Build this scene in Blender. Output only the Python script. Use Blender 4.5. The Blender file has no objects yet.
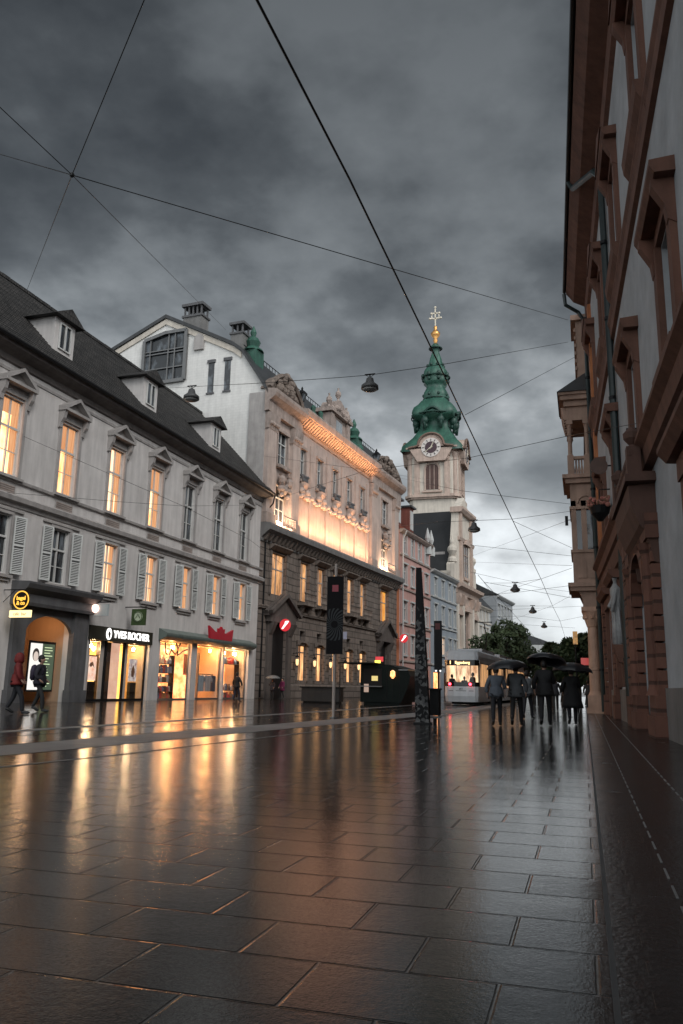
import bpy, bmesh, math, random
import numpy as np
from mathutils import Vector, Matrix
random.seed(7)
sc = bpy.context.scene
COL = sc.collection
R = math.radians
PI = math.pi

# ------------------------------------------------------------------ camera
F = 805.0; CX, CY, HC = 341.5, 512.0, 1.0
def _n(v):
    v = np.array(v, float); return v / np.linalg.norm(v)
_u = _n((70, 3692, -F)); _y = np.array((585 - CX, CY - 692, -F), float); _y = _n(_y - _u * _y.dot(_u)); _x = np.cross(_y, _u)
RM = np.array([_x, _y, _u]).T            # world -> camera
def ray(px, py): return RM.T @ _n((px - CX, CY - py, -F))
def atY(px, py, Y):
    d = ray(px, py); t = Y / d[1]; return Vector((t * d[0], Y, 1 + t * d[2]))
def atZ(px, py, z):
    d = ray(px, py); t = (z - 1) / d[2]; return Vector((t * d[0], t * d[1], z))
def onW(px, py, p, q, off=0.0):
    d = ray(px, py); n = np.array((-(q[1] - p[1]), q[0] - p[0])); n = n / np.linalg.norm(n)
    t = (n.dot(np.array(p)) - off) / n.dot(d[:2]); return Vector((t * d[0], t * d[1], 1 + t * d[2]))
def hd(px):
    d = ray(px, 692)[:2]; return d / np.linalg.norm(d)
cd = bpy.data.cameras.new('camera'); cam = bpy.data.objects.new('camera', cd); COL.objects.link(cam)
cd.sensor_fit = 'VERTICAL'; cd.sensor_height = 36; cd.sensor_width = 24; cd.lens = F / 1024 * 36; cd.clip_end = 3000; cd.clip_start = .05
M3 = Matrix(RM.T.tolist())
cam.matrix_world = Matrix.Translation((0, 0, HC)) @ M3.to_4x4()
sc.camera = cam

# ------------------------------------------------------------------ materials
MATS = {}
def nodes(name):
    m = bpy.data.materials.new(name); m.use_nodes = True
    nt = m.node_tree; b = nt.nodes['Principled BSDF']; return m, nt, b
def N(nt, t, **k):
    n = nt.nodes.new(t)
    for a, v in k.items(): setattr(n, a, v)
    return n
def mathn(nt, op, a, b=None, c=None):
    n = nt.nodes.new('ShaderNodeMath'); n.operation = op
    for i, v in enumerate((a, b, c)):
        if v is None: continue
        if isinstance(v, (int, float)): n.inputs[i].default_value = v
        else: nt.links.new(v, n.inputs[i])
    return n.outputs[0]
def mixc(nt, fac, a, b, mode='MIX'):
    n = nt.nodes.new('ShaderNodeMix'); n.data_type = 'RGBA'; n.blend_type = mode
    for i, v in ((0, fac), (6, a), (7, b)):
        if isinstance(v, (int, float)): n.inputs[i].default_value = v
        elif isinstance(v, tuple): n.inputs[i].default_value = (*v[:3], 1)
        else: nt.links.new(v, n.inputs[i])
    return n.outputs[2]
def noise(nt, vec, scale, detail=4, rough=.55, stretch=None):
    if stretch:
        mp = N(nt, 'ShaderNodeMapping'); mp.inputs['Scale'].default_value = stretch; nt.links.new(vec, mp.inputs[0]); vec = mp.outputs[0]
    n = N(nt, 'ShaderNodeTexNoise'); n.inputs['Scale'].default_value = scale; n.inputs['Detail'].default_value = detail
    n.inputs['Roughness'].default_value = rough; nt.links.new(vec, n.inputs['Vector']); return n.outputs[0]
def ramp(nt, f, stops):
    n = N(nt, 'ShaderNodeValToRGB'); el = n.color_ramp.elements
    while len(el) < len(stops): el.new(.5)
    for e, (p, c) in zip(el, stops):
        e.position = p; e.color = (c, c, c, 1) if isinstance(c, (int, float)) else (*c, 1)
    nt.links.new(f, n.inputs[0]); return n.outputs[0]
def mat(name, col, rough=.8, var=.25, scale=.6, bump=0.0, bscale=12, metal=0, streak=True, dirt=None, spec=.5, course=None):
    if name in MATS: return MATS[name]
    m, nt, b = nodes(name); tc = N(nt, 'ShaderNodeTexCoord').outputs['Object']
    f = noise(nt, tc, scale, 6, .65)
    if streak:
        g = noise(nt, tc, 1.3, 5, .6, (2.2, 2.2, .22)); f = mathn(nt, 'ADD', mathn(nt, 'MULTIPLY', f, .5), mathn(nt, 'MULTIPLY', g, .5))
    f = ramp(nt, f, [(.32, 0.), (.68, 1.)])
    dk = dirt or tuple(c * (1 - var * 1.5) for c in col); lt = tuple(min(1, c * (1 + var * .35)) for c in col)
    c = mixc(nt, f, dk, lt)
    h = noise(nt, tc, bscale, 5, .6)
    if course:      # stone courses
        c2_, cm2 = ((.95,) * 3, (.86,) * 3) if col[0] > .6 else ((.72,) * 3, (.35,) * 3)  # (height, length)
        br = N(nt, 'ShaderNodeTexBrick'); br.inputs['Scale'].default_value = 1
        br.inputs['Brick Width'].default_value = course[1]; br.inputs['Row Height'].default_value = course[0]; br.inputs['Mortar Size'].default_value = course[2] if len(course) > 2 else .03
        br.inputs['Mortar Smooth'].default_value = .3
        sp = N(nt, 'ShaderNodeSeparateXYZ'); nt.links.new(tc, sp.inputs[0]); cb = N(nt, 'ShaderNodeCombineXYZ')
        nt.links.new(mathn(nt, 'ADD', sp.outputs[1], sp.outputs[0]), cb.inputs[0]); nt.links.new(sp.outputs[2], cb.inputs[1]); nt.links.new(cb.outputs[0], br.inputs[0])
        br.inputs['Color1'].default_value = (1, 1, 1, 1); br.inputs['Color2'].default_value = (*c2_, 1); br.inputs['Mortar'].default_value = (*cm2, 1)
        c = mixc(nt, 1.0, c, br.outputs[0], 'MULTIPLY')
        h = mathn(nt, 'SUBTRACT', mathn(nt, 'MULTIPLY', h, .3), br.outputs[1])
        bump = bump or .5
    nt.links.new(c, b.inputs['Base Color']); b.inputs['Roughness'].default_value = rough; b.inputs['Metallic'].default_value = metal
    b.inputs['Specular IOR Level'].default_value = spec
    if bump:
        bp = N(nt, 'ShaderNodeBump'); bp.inputs['Strength'].default_value = bump; bp.inputs['Distance'].default_value = .03
        nt.links.new(h, bp.inputs['Height']); nt.links.new(bp.outputs[0], b.inputs['Normal'])
    MATS[name] = m; return m
def emit(name, col, strength, col2=None, scale=2.0, stretch=None, rnd=0.0, contrast=(.35, .65)):
    if name in MATS: return MATS[name]
    m, nt, b = nodes(name); tc = N(nt, 'ShaderNodeTexCoord').outputs['Object']
    v = tc
    if rnd:
        oi = N(nt, 'ShaderNodeObjectInfo'); va = N(nt, 'ShaderNodeVectorMath', operation='ADD'); nt.links.new(tc, va.inputs[0])
        cb = N(nt, 'ShaderNodeCombineXYZ'); nt.links.new(mathn(nt, 'MULTIPLY', oi.outputs['Random'], 50), cb.inputs[1]); nt.links.new(cb.outputs[0], va.inputs[1]); v = va.outputs[0]
    if col2:
        f = ramp(nt, noise(nt, v, scale, 4, .6, stretch), [(contrast[0], 0.), (contrast[1], 1.)]); c = mixc(nt, f, col2, col)
        nt.links.new(c, b.inputs['Emission Color'])
    else: b.inputs['Emission Color'].default_value = (*col, 1)
    s = strength
    if rnd:
        nt.links.new(mathn(nt, 'MULTIPLY_ADD', oi.outputs['Random'], strength * rnd, strength * (1 - rnd / 2)), b.inputs['Emission Strength'])
    else: b.inputs['Emission Strength'].default_value = s
    b.inputs['Base Color'].default_value = (.1, .07, .04, 1); b.inputs['Roughness'].default_value = .15
    MATS[name] = m; return m
def glass_dark(name='dark_glass', tint=(.02, .024, .028)):
    if name in MATS: return MATS[name]
    m, nt, b = nodes(name); tc = N(nt, 'ShaderNodeTexCoord').outputs['Object']
    oi = N(nt, 'ShaderNodeObjectInfo'); va = N(nt, 'ShaderNodeVectorMath', operation='ADD'); nt.links.new(tc, va.inputs[0])
    cb = N(nt, 'ShaderNodeCombineXYZ'); nt.links.new(mathn(nt, 'MULTIPLY', oi.outputs['Random'], 50), cb.inputs[1]); nt.links.new(cb.outputs[0], va.inputs[1])
    f = ramp(nt, noise(nt, va.outputs[0], 1.2, 3, .5, (1, 3, .5)), [(.5, 0.), (.62, 1.)])
    nt.links.new(mixc(nt, f, tint, tuple(min(1, t * 5 + .03) for t in tint)), b.inputs['Base Color'])
    b.inputs['Roughness'].default_value = .06; b.inputs['IOR'].default_value = 1.6
    bp = N(nt, 'ShaderNodeBump'); bp.inputs['Strength'].default_value = .05; bp.inputs['Distance'].default_value = .05
    nt.links.new(noise(nt, va.outputs[0], 1.5, 1), bp.inputs['Height']); nt.links.new(bp.outputs[0], b.inputs['Normal'])
    MATS[name] = m; return m

M = dict(
 plaster=mat('grey_plaster', (.66, .63, .61), .85, .22, .5, .15, 20),
 trim=mat('grey_trim', (.42, .395, .38), .8, .25, 1.2, .15, 15),
 white=mat('white_window_paint', (.62, .62, .60), .5, .1, 2, streak=False),
 shutter=mat('pale_shutter_paint', (.66, .67, .65), .6, .15, 2),
 darkstone=mat('dark_portal_stone', (.12, .12, .125), .6, .3, 1.5, .2, 10),
 roof=mat('dark_roof_tiles', (.065, .06, .056), .65, .5, 1.6, .9, 5, dirt=(.010, .009, .009), course=(.3, .24, .04), streak=False),
 rooftin=mat('dark_tin_roof', (.05, .052, .055), .45, .35, 1.0),
 render_white=mat('white_painted_brick', (.80, .79, .76), .85, .14, .45, .15, 8, course=(.25, .5, .012)),
 rustic=mat('dark_rusticated_stone', (.25, .205, .175), .8, .35, .8, .7, 8, course=(.62, 1.6, .05)),
 sand=mat('rose_sandstone', (.52, .42, .37), .8, .25, .8, .2, 12),
 sandtrim=mat('rose_stone_trim', (.42, .34, .30), .8, .35, 1.5, .3, 10),
 copper=mat('green_copper', (.032, .115, .078), .5, .8, .45, .25, 6, dirt=(.012, .045, .035), spec=.6),
 iron=mat('black_iron', (.010, .010, .011), .5, .2, 3, spec=.2),
 grayiron=mat('grey_steel', (.2, .2, .2), .4, .2, 3, metal=.6),
 pink=mat('salmon_plaster', (.56, .33, .29), .85, .2, .6),
 orange=mat('orange_plaster', (.6, .22, .11), .85, .15, .6),
 redroof=mat('red_tile_roof', (.22, .07, .05), .8, .3, 1.2, .3, 8),
 cream=mat('cream_stone', (.66, .60, .52), .85, .22, .5, .2, 8),
 creamtrim=mat('cream_rose_trim', (.56, .43, .36), .85, .3, .8, .2, 8),
 bluegrey=mat('blue_grey_plaster', (.30, .34, .38), .85, .15, .5),
 palewall=mat('pale_far_plaster', (.5, .51, .5), .85, .15, .4),
 rwhite=mat('right_white_plaster', (.42, .44, .46), .85, .2, .6, .2, 10, streak=False),
 rbrown=mat('red_brown_sandstone', (.165, .075, .05), .8, .35, 1.2, .35, 9),
 rbrown_rust=mat('red_brown_rusticated', (.21, .09, .06), .8, .3, 1.0, .5, 9, course=(.62, 3.0, .05)),
 plinth=mat('grey_plinth_stone', (.2, .195, .19), .7, .3, .8, .2, 8),
 tan=mat('tan_terracotta_stone', (.45, .30, .23), .8, .3, 1.0, .3, 9),
 pipe=mat('green_painted_pipe', (.02, .034, .034), .4, .4, 3),
 gold=mat('gilded_metal', (.8, .42, .14), .35, .2, 3, metal=.8),
 palegold=mat('pale_gilt', (.75, .68, .55), .4, .1, 3, metal=.2),
 glass=glass_dark(),
 lit=emit('lit_window', (1.0, .68, .38), 2.3, (1.0, .33, .08), 1.1, (1, 1.5, .6), .5),
 litpale=emit('lit_window_pale', (1.0, .72, .46), 1.9, (.75, .36, .18), 2.2, (1, 2.4, .25), .4),
 litdim=emit('lit_window_dim', (1.0, .50, .20), 1.25, (.16, .06, .03), 1.6, (1, 1.6, .45), .7, (.3, .7)),
 red=emit('red_sign', (.9, .02, .05), .75),
 redp=mat('red_sign_paint', (.5, .012, .03), .4, .1, 3),
 signwhite=emit('white_sign_light', (1, .98, .95), 2.2),
 signyellow=emit('yellow_sign_light', (1, .50, .06), 1.6),
 signcream=emit('cream_sign_light', (1, .78, .38), 1.8),
 leaf=mat('tree_leaves', (.05, .075, .03), .7, .5, .4, streak=False, dirt=(.018, .03, .012)),
 bark=mat('tree_bark', (.05, .04, .03), .9, .3, 3),
)

# ------------------------------------------------------------------ mesh tools
class MB:
    """collects faces in facade coordinates (d outwards, s along the street, z up)"""
    def __init__(s, flip=False): s.v = []; s.f = []; s.mi = []; s.cur = 0; s.k = -1 if flip else 1
    def add(s, pts, faces):
        o = len(s.v); s.v += [(p[0] * s.k, p[1], p[2]) for p in pts]
        for f in faces: s.f.append([o + i for i in f]); s.mi.append(s.cur)
        return s
    def box(s, d0, d1, s0, s1, z0, z1):
        P = [(d, y, z) for d in (d0, d1) for y in (s0, s1) for z in (z0, z1)]
        return s.add(P, [(0, 1, 3, 2), (4, 6, 7, 5), (0, 4, 5, 1), (2, 3, 7, 6), (0, 2, 6, 4), (1, 5, 7, 3)])
    def prism(s, poly, a, b, axis):      # axis 's': poly (d,z); 'd': poly (s,z); 'z': poly (d,s)
        n = len(poly)
        def P(p, t): return (p[0], t, p[1]) if axis == 's' else (t, p[0], p[1]) if axis == 'd' else (p[0], p[1], t)
        pts = [P(p, a) for p in poly] + [P(p, b) for p in poly]
        return s.add(pts, [list(range(n))[::-1], list(range(n, 2 * n))] + [(i, (i + 1) % n, n + (i + 1) % n, n + i) for i in range(n)])
    def lathe(s, c, prof, n=16, sx=1, sy=1, rot=0):
        pts = []; fs = []
        for r, z in prof:
            for k in range(n):
                a = 2 * PI * k / n + rot; pts.append((c[0] + r * sx * math.cos(a), c[1] + r * sy * math.sin(a), (c[2] if len(c) > 2 else 0) + z))
        for i in range(len(prof) - 1):
            for k in range(n): fs.append((i * n + k, i * n + (k + 1) % n, (i + 1) * n + (k + 1) % n, (i + 1) * n + k))
        fs.append(list(range(n))[::-1]); fs.append([(len(prof) - 1) * n + k for k in range(n)])
        return s.add(pts, fs)
    def sphere(s, c, r, n=10, m=6, sz=1.0):
        return s.lathe(c, [(max(.001, r * math.sin(PI * i / m)), -r * sz * math.cos(PI * i / m)) for i in range(m + 1)], n)
    def tube(s, pts, r, n=6, r2=None):
        pts = [Vector(p) for p in pts]; P = []; fs = []
        L = len(pts)
        for i, p in enumerate(pts):
            t = (pts[min(i + 1, L - 1)] - pts[max(i - 1, 0)]).normalized()
            a = t.orthogonal().normalized() if i == 0 else (pa - t * pa.dot(t)).normalized()
            pa = a; b = t.cross(a); rr = r if r2 is None else r + (r2 - r) * i / (L - 1)
            for k in range(n): P.append(tuple(p + rr * (a * math.cos(2 * PI * k / n) + b * math.sin(2 * PI * k / n))))
        for i in range(L - 1):
            for k in range(n): fs.append((i * n + k, i * n + (k + 1) % n, (i + 1) * n + (k + 1) % n, (i + 1) * n + k))
        fs.append(list(range(n))[::-1]); fs.append([(L - 1) * n + k for k in range(n)])
        return s.add(P, fs)
    def mesh(s, name, mats, smooth=False):
        me = bpy.data.meshes.new(name); me.from_pydata(s.v, [], s.f)
        if not isinstance(mats, (list, tuple)): mats = [mats]
        for m in mats: me.materials.append(m)
        me.polygons.foreach_set('material_index', s.mi)
        bm = bmesh.new(); bm.from_mesh(me); bmesh.ops.recalc_face_normals(bm, faces=bm.faces); bm.to_mesh(me); bm.free()
        if smooth:
            me.polygons.foreach_set('use_smooth', [True] * len(me.polygons))
        me.update(); return me
    def build(s, name, mats, parent=None, loc=(0, 0, 0), rot=(0, 0, 0), smooth=False):
        return link(name, s.mesh(name, mats, smooth), parent, loc, rot)
def link(name, data, parent=None, loc=(0, 0, 0), rot=(0, 0, 0)):
    o = bpy.data.objects.new(name, data); COL.objects.link(o); o.parent = parent; o.location = loc; o.rotation_euler = rot; return o
def tag(o, label=None, cat=None, group=None, kind=None):
    for k, v in (('label', label), ('category', cat), ('group', group), ('kind', kind)):
        if v: o[k] = v
    return o
def thing(name, label, cat, loc=(0, 0, 0), rz=0, group=None):
    o = link(name, None, None, loc, (0, 0, rz)); return tag(o, label, cat, group)
def copy_tree(o, parent=None):
    c = o.copy(); COL.objects.link(c)
    if parent is not None: c.parent = parent
    for ch in list(o.children): copy_tree(ch, c)
    return c
def frame(p, dirn): return (p[0], p[1], 0), -math.atan2(dirn[0], dirn[1])
def text(txt, size, name, m, parent, loc, rot, ext=.02, bold=0.0, align='CENTER', sx=1.0):
    c = bpy.data.curves.new(name, 'FONT'); c.body = txt; c.size = size; c.extrude = ext; c.offset = bold; c.align_x = align; c.align_y = 'CENTER'
    c.resolution_u = 3
    o = link(name, c, None)
    me = bpy.data.meshes.new_from_object(o.evaluated_get(bpy.context.evaluated_depsgraph_get())); me.name = name; bpy.data.objects.remove(o)
    me.materials.clear(); me.materials.append(m); o = link(name, me, parent, loc, rot); o.scale = (sx, 1, 1)
    return o
LEFT = (R(90), 0, R(90))       # lettering that faces out of a left hand facade
CAMR = (R(90), 0, 0)           # lettering that faces the camera

def wall(mb, s0, s1, z0, z1, holes, dep=.35, d=0.0):
    S = sorted({s0, s1, *[h[0] for h in holes], *[h[1] for h in holes]}); Z = sorted({z0, z1, *[h[2] for h in holes], *[h[3] for h in holes]})
    for i in range(len(S) - 1):
        for j in range(len(Z) - 1):
            cs, cz = (S[i] + S[i + 1]) / 2, (Z[j] + Z[j + 1]) / 2
            if any(h[0] < cs < h[1] and h[2] < cz < h[3] for h in holes): continue
            mb.add([(d, S[i], Z[j]), (d, S[i + 1], Z[j]), (d, S[i + 1], Z[j + 1]), (d, S[i], Z[j + 1])], [(0, 1, 2, 3)])
    for a, b, c, e in holes:
        mb.add([(d, a, c), (d, a, e), (d - dep, a, e), (d - dep, a, c)], [(0, 1, 2, 3)])
        mb.add([(d, b, c), (d, b, e), (d - dep, b, e), (d - dep, b, c)], [(0, 1, 2, 3)])
        mb.add([(d, a, e), (d, b, e), (d - dep, b, e), (d - dep, a, e)], [(0, 1, 2, 3)])
        mb.add([(d, a, c), (d, b, c), (d - dep, b, c), (d - dep, a, c)], [(0, 1, 2, 3)])
def shell(mb, s0, s1, z1, depth, dfront=0.0):       # sides, back and lid of a building behind its front wall
    for a in (s0, s1): mb.add([(dfront, a, 0), (dfront, a, z1), (-depth, a, z1), (-depth, a, 0)], [(0, 1, 2, 3)])
    mb.add([(-depth, s0, 0), (-depth, s1, 0), (-depth, s1, z1), (-depth, s0, z1)], [(0, 1, 2, 3)])
    mb.add([(-.4, s0, z1), (-.4, s1, z1), (-depth, s1, z1), (-depth, s0, z1)], [(0, 1, 2, 3)])

CACHE = {}
CR_ = random.Random(12)
def cached(key, fn):
    if key not in CACHE: CACHE[key] = fn()
    return CACHE[key]
def win_meshes(w, h, mats_frame, trans=.66, bars=2, flip=False, rec=.22, cols=2):
    key = ('win', round(w, 2), round(h, 2), mats_frame.name, trans, bars, flip, rec, cols)
    def mk():
        mb = MB(flip); t = .07; a, b = -rec, -rec + .07
        mb.box(a, b, -w / 2, -w / 2 + t, 0, h).box(a, b, w / 2 - t, w / 2, 0, h).box(a, b, -w / 2 + t, w / 2 - t, 0, t).box(a, b, -w / 2 + t, w / 2 - t, h - t, h)
        for k in range(1, cols): mb.box(a + .003, b + .02, -w / 2 + w * k / cols - t * .55, -w / 2 + w * k / cols + t * .55, t, h - t)
        if trans: mb.box(a + .001, b + .035, -w / 2 + t, w / 2 - t, h * trans - .05, h * trans + .05)
        top = h * trans if trans else h
        for k in range(1, bars):
            z = top * k / bars; mb.box(a + .002, b - .02, -w / 2 + t, w / 2 - t, z - .02, z + .02)
        return mb.mesh('window', mats_frame)
    return cached(key, mk)
def window(parent, s, z0, w, h, pane, fr=None, flip=False, rec=.22, d=0.0, trans=.66, bars=2, cols=2, name='window'):
    fr = fr or M['white']
    o = link(name, win_meshes(w, h, fr, trans, bars, flip, rec, cols), parent, (d * (-1 if flip else 1), s, z0))
    lit = pane.name.startswith('lit_window') and rec == .22 and h > 2.5; off = .08 if lit else 0
    me = cached(('pane', round(w, 2), round(h, 2), pane.name, flip, rec), lambda: MB(flip).box(-rec - .03 - off, -rec - .002 - off, -w / 2, w / 2, 0, h).mesh('pane', pane))
    link('pane', me, o)
    if lit:
        vrt = CR_.randrange(4); mt = emit('lit_curtain', (1, .54, .27), .85, (.7, .25, .09), 1.5, (1, 7, .3))
        def f():
            g = random.Random(vrt); mb = MB(flip)
            for sd in (-1, 1):
                cw = w * (.12 + .26 * g.random()); n = 9
                for k in range(n):
                    a = sd * (w / 2 - cw * k / n); b = sd * (w / 2 - cw * (k + 1) / n); da = -rec - .04 + (.03 if k % 2 else 0); db = -rec - .04 + (0 if k % 2 else .03); bot = h * (.0 if g.random() < .9 else .3)
                    mb.add([(da - .02, a, bot), (db - .02, b, bot), (db - .02, b, h), (da - .02, a, h)], [(0, 1, 2, 3)])
            if vrt % 2: mb.add([(-rec - .03, -w / 2, h * (.62 if vrt == 3 else .8)), (-rec - .03, w / 2, h * (.62 if vrt == 3 else .8)), (-rec - .03, w / 2, h), (-rec - .03, -w / 2, h)], [(0, 1, 2, 3)])
            return mb.mesh('curtain', mt)
        link('curtain', cached(('curt', vrt, round(w, 2), round(h, 2)), f), o)
    return o
def addpart(o, key, fn, name, m, loc=(0, 0, 0)):
    return link(name, cached(key, lambda: fn().mesh(name, m)), o, loc)
def cornice(prof, s0, s1, flip=False):
    return MB(flip).prism(prof, s0, s1, 's')

# ------------------------------------------------------------------ frames of the facades
F1o = np.array((-26.0, 40.0)); F1d = hd(605); F1 = frame(F1o, F1d)
F2o = np.array((-25.52, 61.67)); F2d = hd(675); F2 = frame(F2o, F2d)
F3o = np.array((-21.97, 98.12)); F3d = hd(680); F3 = frame(F3o, F3d)
RWd = hd(552); RWo = np.array((1.79, 21.09)) - RWd * 21.09; FR = frame(RWo, RWd)

# ================================================================== GROUND
def ground_mat():
    m, nt, b = nodes('wet_stone_slabs'); geo = N(nt, 'ShaderNodeNewGeometry').outputs['Position']
    sp = N(nt, 'ShaderNodeSeparateXYZ'); nt.links.new(geo, sp.inputs[0]); X, Y = sp.outputs[0], sp.outputs[1]
    RH, SL = .45, .66
    r = mathn(nt, 'DIVIDE', mathn(nt, 'ADD', Y, .02), RH); ri = mathn(nt, 'FLOOR', r); rf = mathn(nt, 'SUBTRACT', r, ri)
    off_ = mathn(nt, 'MULTIPLY', mathn(nt, 'SUBTRACT', 1., mathn(nt, 'FLOORED_MODULO', ri, 2.)), .5)
    u = mathn(nt, 'ADD', mathn(nt, 'DIVIDE', X, SL), off_); ui = mathn(nt, 'FLOOR', u); uf = mathn(nt, 'SUBTRACT', u, ui)
    cb = N(nt, 'ShaderNodeCombineXYZ'); nt.links.new(ui, cb.inputs[0]); nt.links.new(ri, cb.inputs[1])
    w2 = N(nt, 'ShaderNodeTexWhiteNoise', noise_dimensions='2D'); nt.links.new(cb.outputs[0], w2.inputs['Vector'])
    sc2 = N(nt, 'ShaderNodeSeparateColor'); nt.links.new(w2.outputs['Color'], sc2.inputs[0]); r1, r2, r3 = sc2.outputs
    er = mathn(nt, 'MULTIPLY', mathn(nt, 'MINIMUM', rf, mathn(nt, 'SUBTRACT', 1., rf)), RH)
    eu = mathn(nt, 'MULTIPLY', mathn(nt, 'MINIMUM', uf, mathn(nt, 'SUBTRACT', 1., uf)), SL)
    e = mathn(nt, 'MINIMUM', er, eu)
    j = ramp(nt, mathn(nt, 'MULTIPLY', mathn(nt, 'ADD', e, mathn(nt, 'MULTIPLY', mathn(nt, 'SUBTRACT', noise(nt, geo, 14, 3, .6), .5), .008)), 60.), [(.18, 0.), (.6, 1.)])      # 0 in the joint
    n1 = noise(nt, geo, 2.2, 6, .6); n2 = noise(nt, geo, 26, 5, .6); n3 = noise(nt, geo, .45, 4, .5); n4 = noise(nt, geo, 90, 3, .6)
    c = mixc(nt, r1, (.006, .0055, .005), (.022, .019, .018)); c = mixc(nt, ramp(nt, n1, [(.35, 0.), (.7, 1.)]), c, (.014, .012, .0115))
    ju = ramp(nt, mathn(nt, 'MULTIPLY', eu, 60.), [(.25, 1.), (.55, 0.)])  # sky light caught on the long joint edges, painted in as a pale colour
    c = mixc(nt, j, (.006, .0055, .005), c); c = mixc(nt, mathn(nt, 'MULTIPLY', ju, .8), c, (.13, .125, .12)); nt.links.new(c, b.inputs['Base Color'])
    ro = mathn(nt, 'ADD', mathn(nt, 'MULTIPLY', ramp(nt, n3, [(.44, 0.), (.58, 1.)]), .10), mathn(nt, 'MULTIPLY', ramp(nt, n1, [(.35, 0.), (.65, 1.)]), .08))
    ro = mathn(nt, 'ADD', ro, mathn(nt, 'MULTIPLY', r2, .03))
    RO = ro
    b.inputs['IOR'].default_value = 1.42
    grain = ramp(nt, mathn(nt, 'ADD', mathn(nt, 'MULTIPLY', noise(nt, geo, 55, 4, .6), .5), mathn(nt, 'MULTIPLY', noise(nt, geo, 140, 3, .7), .5)), [(.40, .3), (.56, 1.)])
    film = mathn(nt, 'MULTIPLY', grain, ramp(nt, n3, [(.38, .6), (.56, 1.)]))
    nt.links.new(mathn(nt, 'MULTIPLY_ADD', film, .47, .05), b.inputs['Specular IOR Level'])
    nt.links.new(mathn(nt, 'ADD', mathn(nt, 'MULTIPLY', mathn(nt, 'SUBTRACT', 1., film), .07), mathn(nt, 'ADD', mathn(nt, 'MULTIPLY', RO, .5), .015)), b.inputs['Roughness'])
    h = mathn(nt, 'MULTIPLY', j, .005)
    h = mathn(nt, 'ADD', h, mathn(nt, 'MULTIPLY', n2, .0008)); h = mathn(nt, 'ADD', h, mathn(nt, 'MULTIPLY', n4, .0006)); h = mathn(nt, 'ADD', h, mathn(nt, 'MULTIPLY', n1, .003))
    tilt = mathn(nt, 'ADD', mathn(nt, 'MULTIPLY', mathn(nt, 'SUBTRACT', r3, .5), mathn(nt, 'MULTIPLY', uf, .007)),
                 mathn(nt, 'MULTIPLY', mathn(nt, 'SUBTRACT', r1, .5), mathn(nt, 'MULTIPLY', rf, .004)))
    h = mathn(nt, 'ADD', h, tilt)
    bp = N(nt, 'ShaderNodeBump'); bp.inputs['Strength'].default_value = 1.0; bp.inputs['Distance'].default_value = 1.0
    nt.links.new(h, bp.inputs['Height']); nt.links.new(bp.outputs[0], b.inputs['Normal']); return m
def wet(name, col, rough, bump=.002, bs=30, cell=None):
    m, nt, b = nodes(name); geo = N(nt, 'ShaderNodeNewGeometry').outputs['Position']
    n1 = noise(nt, geo, 1.7, 6, .6); n2 = noise(nt, geo, bs, 5, .6)
    c = mixc(nt, n1, tuple(k * .6 for k in col), tuple(k * 1.3 for k in col)); h = mathn(nt, 'MULTIPLY', n2, bump)
    if cell:
        br = N(nt, 'ShaderNodeTexBrick'); br.inputs['Scale'].default_value = 1; br.inputs['Brick Width'].default_value = cell[0]; br.inputs['Row Height'].default_value = cell[1]
        br.inputs['Mortar Size'].default_value = .008; nt.links.new(geo, br.inputs[0]); br.inputs['Color1'].default_value = (1, 1, 1, 1); br.inputs['Color2'].default_value = (.7, .7, .7, 1)
        br.inputs['Mortar'].default_value = (.4, .4, .4, 1); c = mixc(nt, 1., c, br.outputs[0], 'MULTIPLY'); h = mathn(nt, 'SUBTRACT', h, mathn(nt, 'MULTIPLY', br.outputs[1], .006))
    nt.links.new(c, b.inputs['Base Color'])
    nt.links.new(mathn(nt, 'MULTIPLY_ADD', n1, .2, rough - .1), b.inputs['Roughness']); b.inputs['IOR'].default_value = 1.5
    bp = N(nt, 'ShaderNodeBump'); bp.inputs['Distance'].default_value = 1.0; nt.links.new(h, bp.inputs['Height']); nt.links.new(bp.outputs[0], b.inputs['Normal'])
    return m
def sheet(name, poly, z, m, kind='structure'):
    mb = MB(); mb.add([(x, y, z) for x, y in poly], [list(range(len(poly)))])
    return tag(mb.build(name, m), kind=kind)
sheet('ground', [(-1500, -300), (1500, -300), (1500, 2500), (-1500, 2500)], -.004, wet('wet_asphalt', (.02, .02, .02), .3))
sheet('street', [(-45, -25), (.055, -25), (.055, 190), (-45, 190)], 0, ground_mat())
sheet('pavement', [(.055, -25), (6, -25), (6, 190), (.055, 190)], 0, wet('wet_small_pavers', (.013, .012, .012), .24, .003, 24, (.34, .17)))
BAND = wet('wet_grey_concrete', (.27, .28, .285), .45, .003, 18, (2.0, 1.2)); JOINT = mat('pale_joint_stone', (.20, .20, .20), .5, .2, 3, streak=False)
def band(name, up, lo, z, m):
    sheet(name, [tuple(atZ(px, py, z)[:2]) for px, py in up] + [tuple(atZ(px, py, z)[:2]) for px, py in lo[::-1]], z, m)
def strip_poly(pts, w):  # polyline strip in world metres
    L = []; Rr = []
    for i, p in enumerate(pts):
        a = Vector(pts[max(0, i - 1)]); c = Vector(pts[min(len(pts) - 1, i + 1)]); t = (c - a).normalized(); n = Vector((t.y, -t.x)) * w / 2
        L.append(tuple(Vector(p) - n)); Rr.append(tuple(Vector(p) + n))
    return L + Rr[::-1]
sheet('tram_platform_strip', strip_poly([(-9.2, -6), (-8.75, 6), (-8.25, 11), (-7.35, 22), (-6.5, 32), (-5.9, 45), (-5.9, 70)], 1.35), .004, BAND)
sheet('kerb', strip_poly([(-12.0, -6), (-11.6, 8), (-11.3, 14), (-10.75, 30), (-10.4, 48), (-10.2, 75)], .42), .004, BAND)
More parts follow.
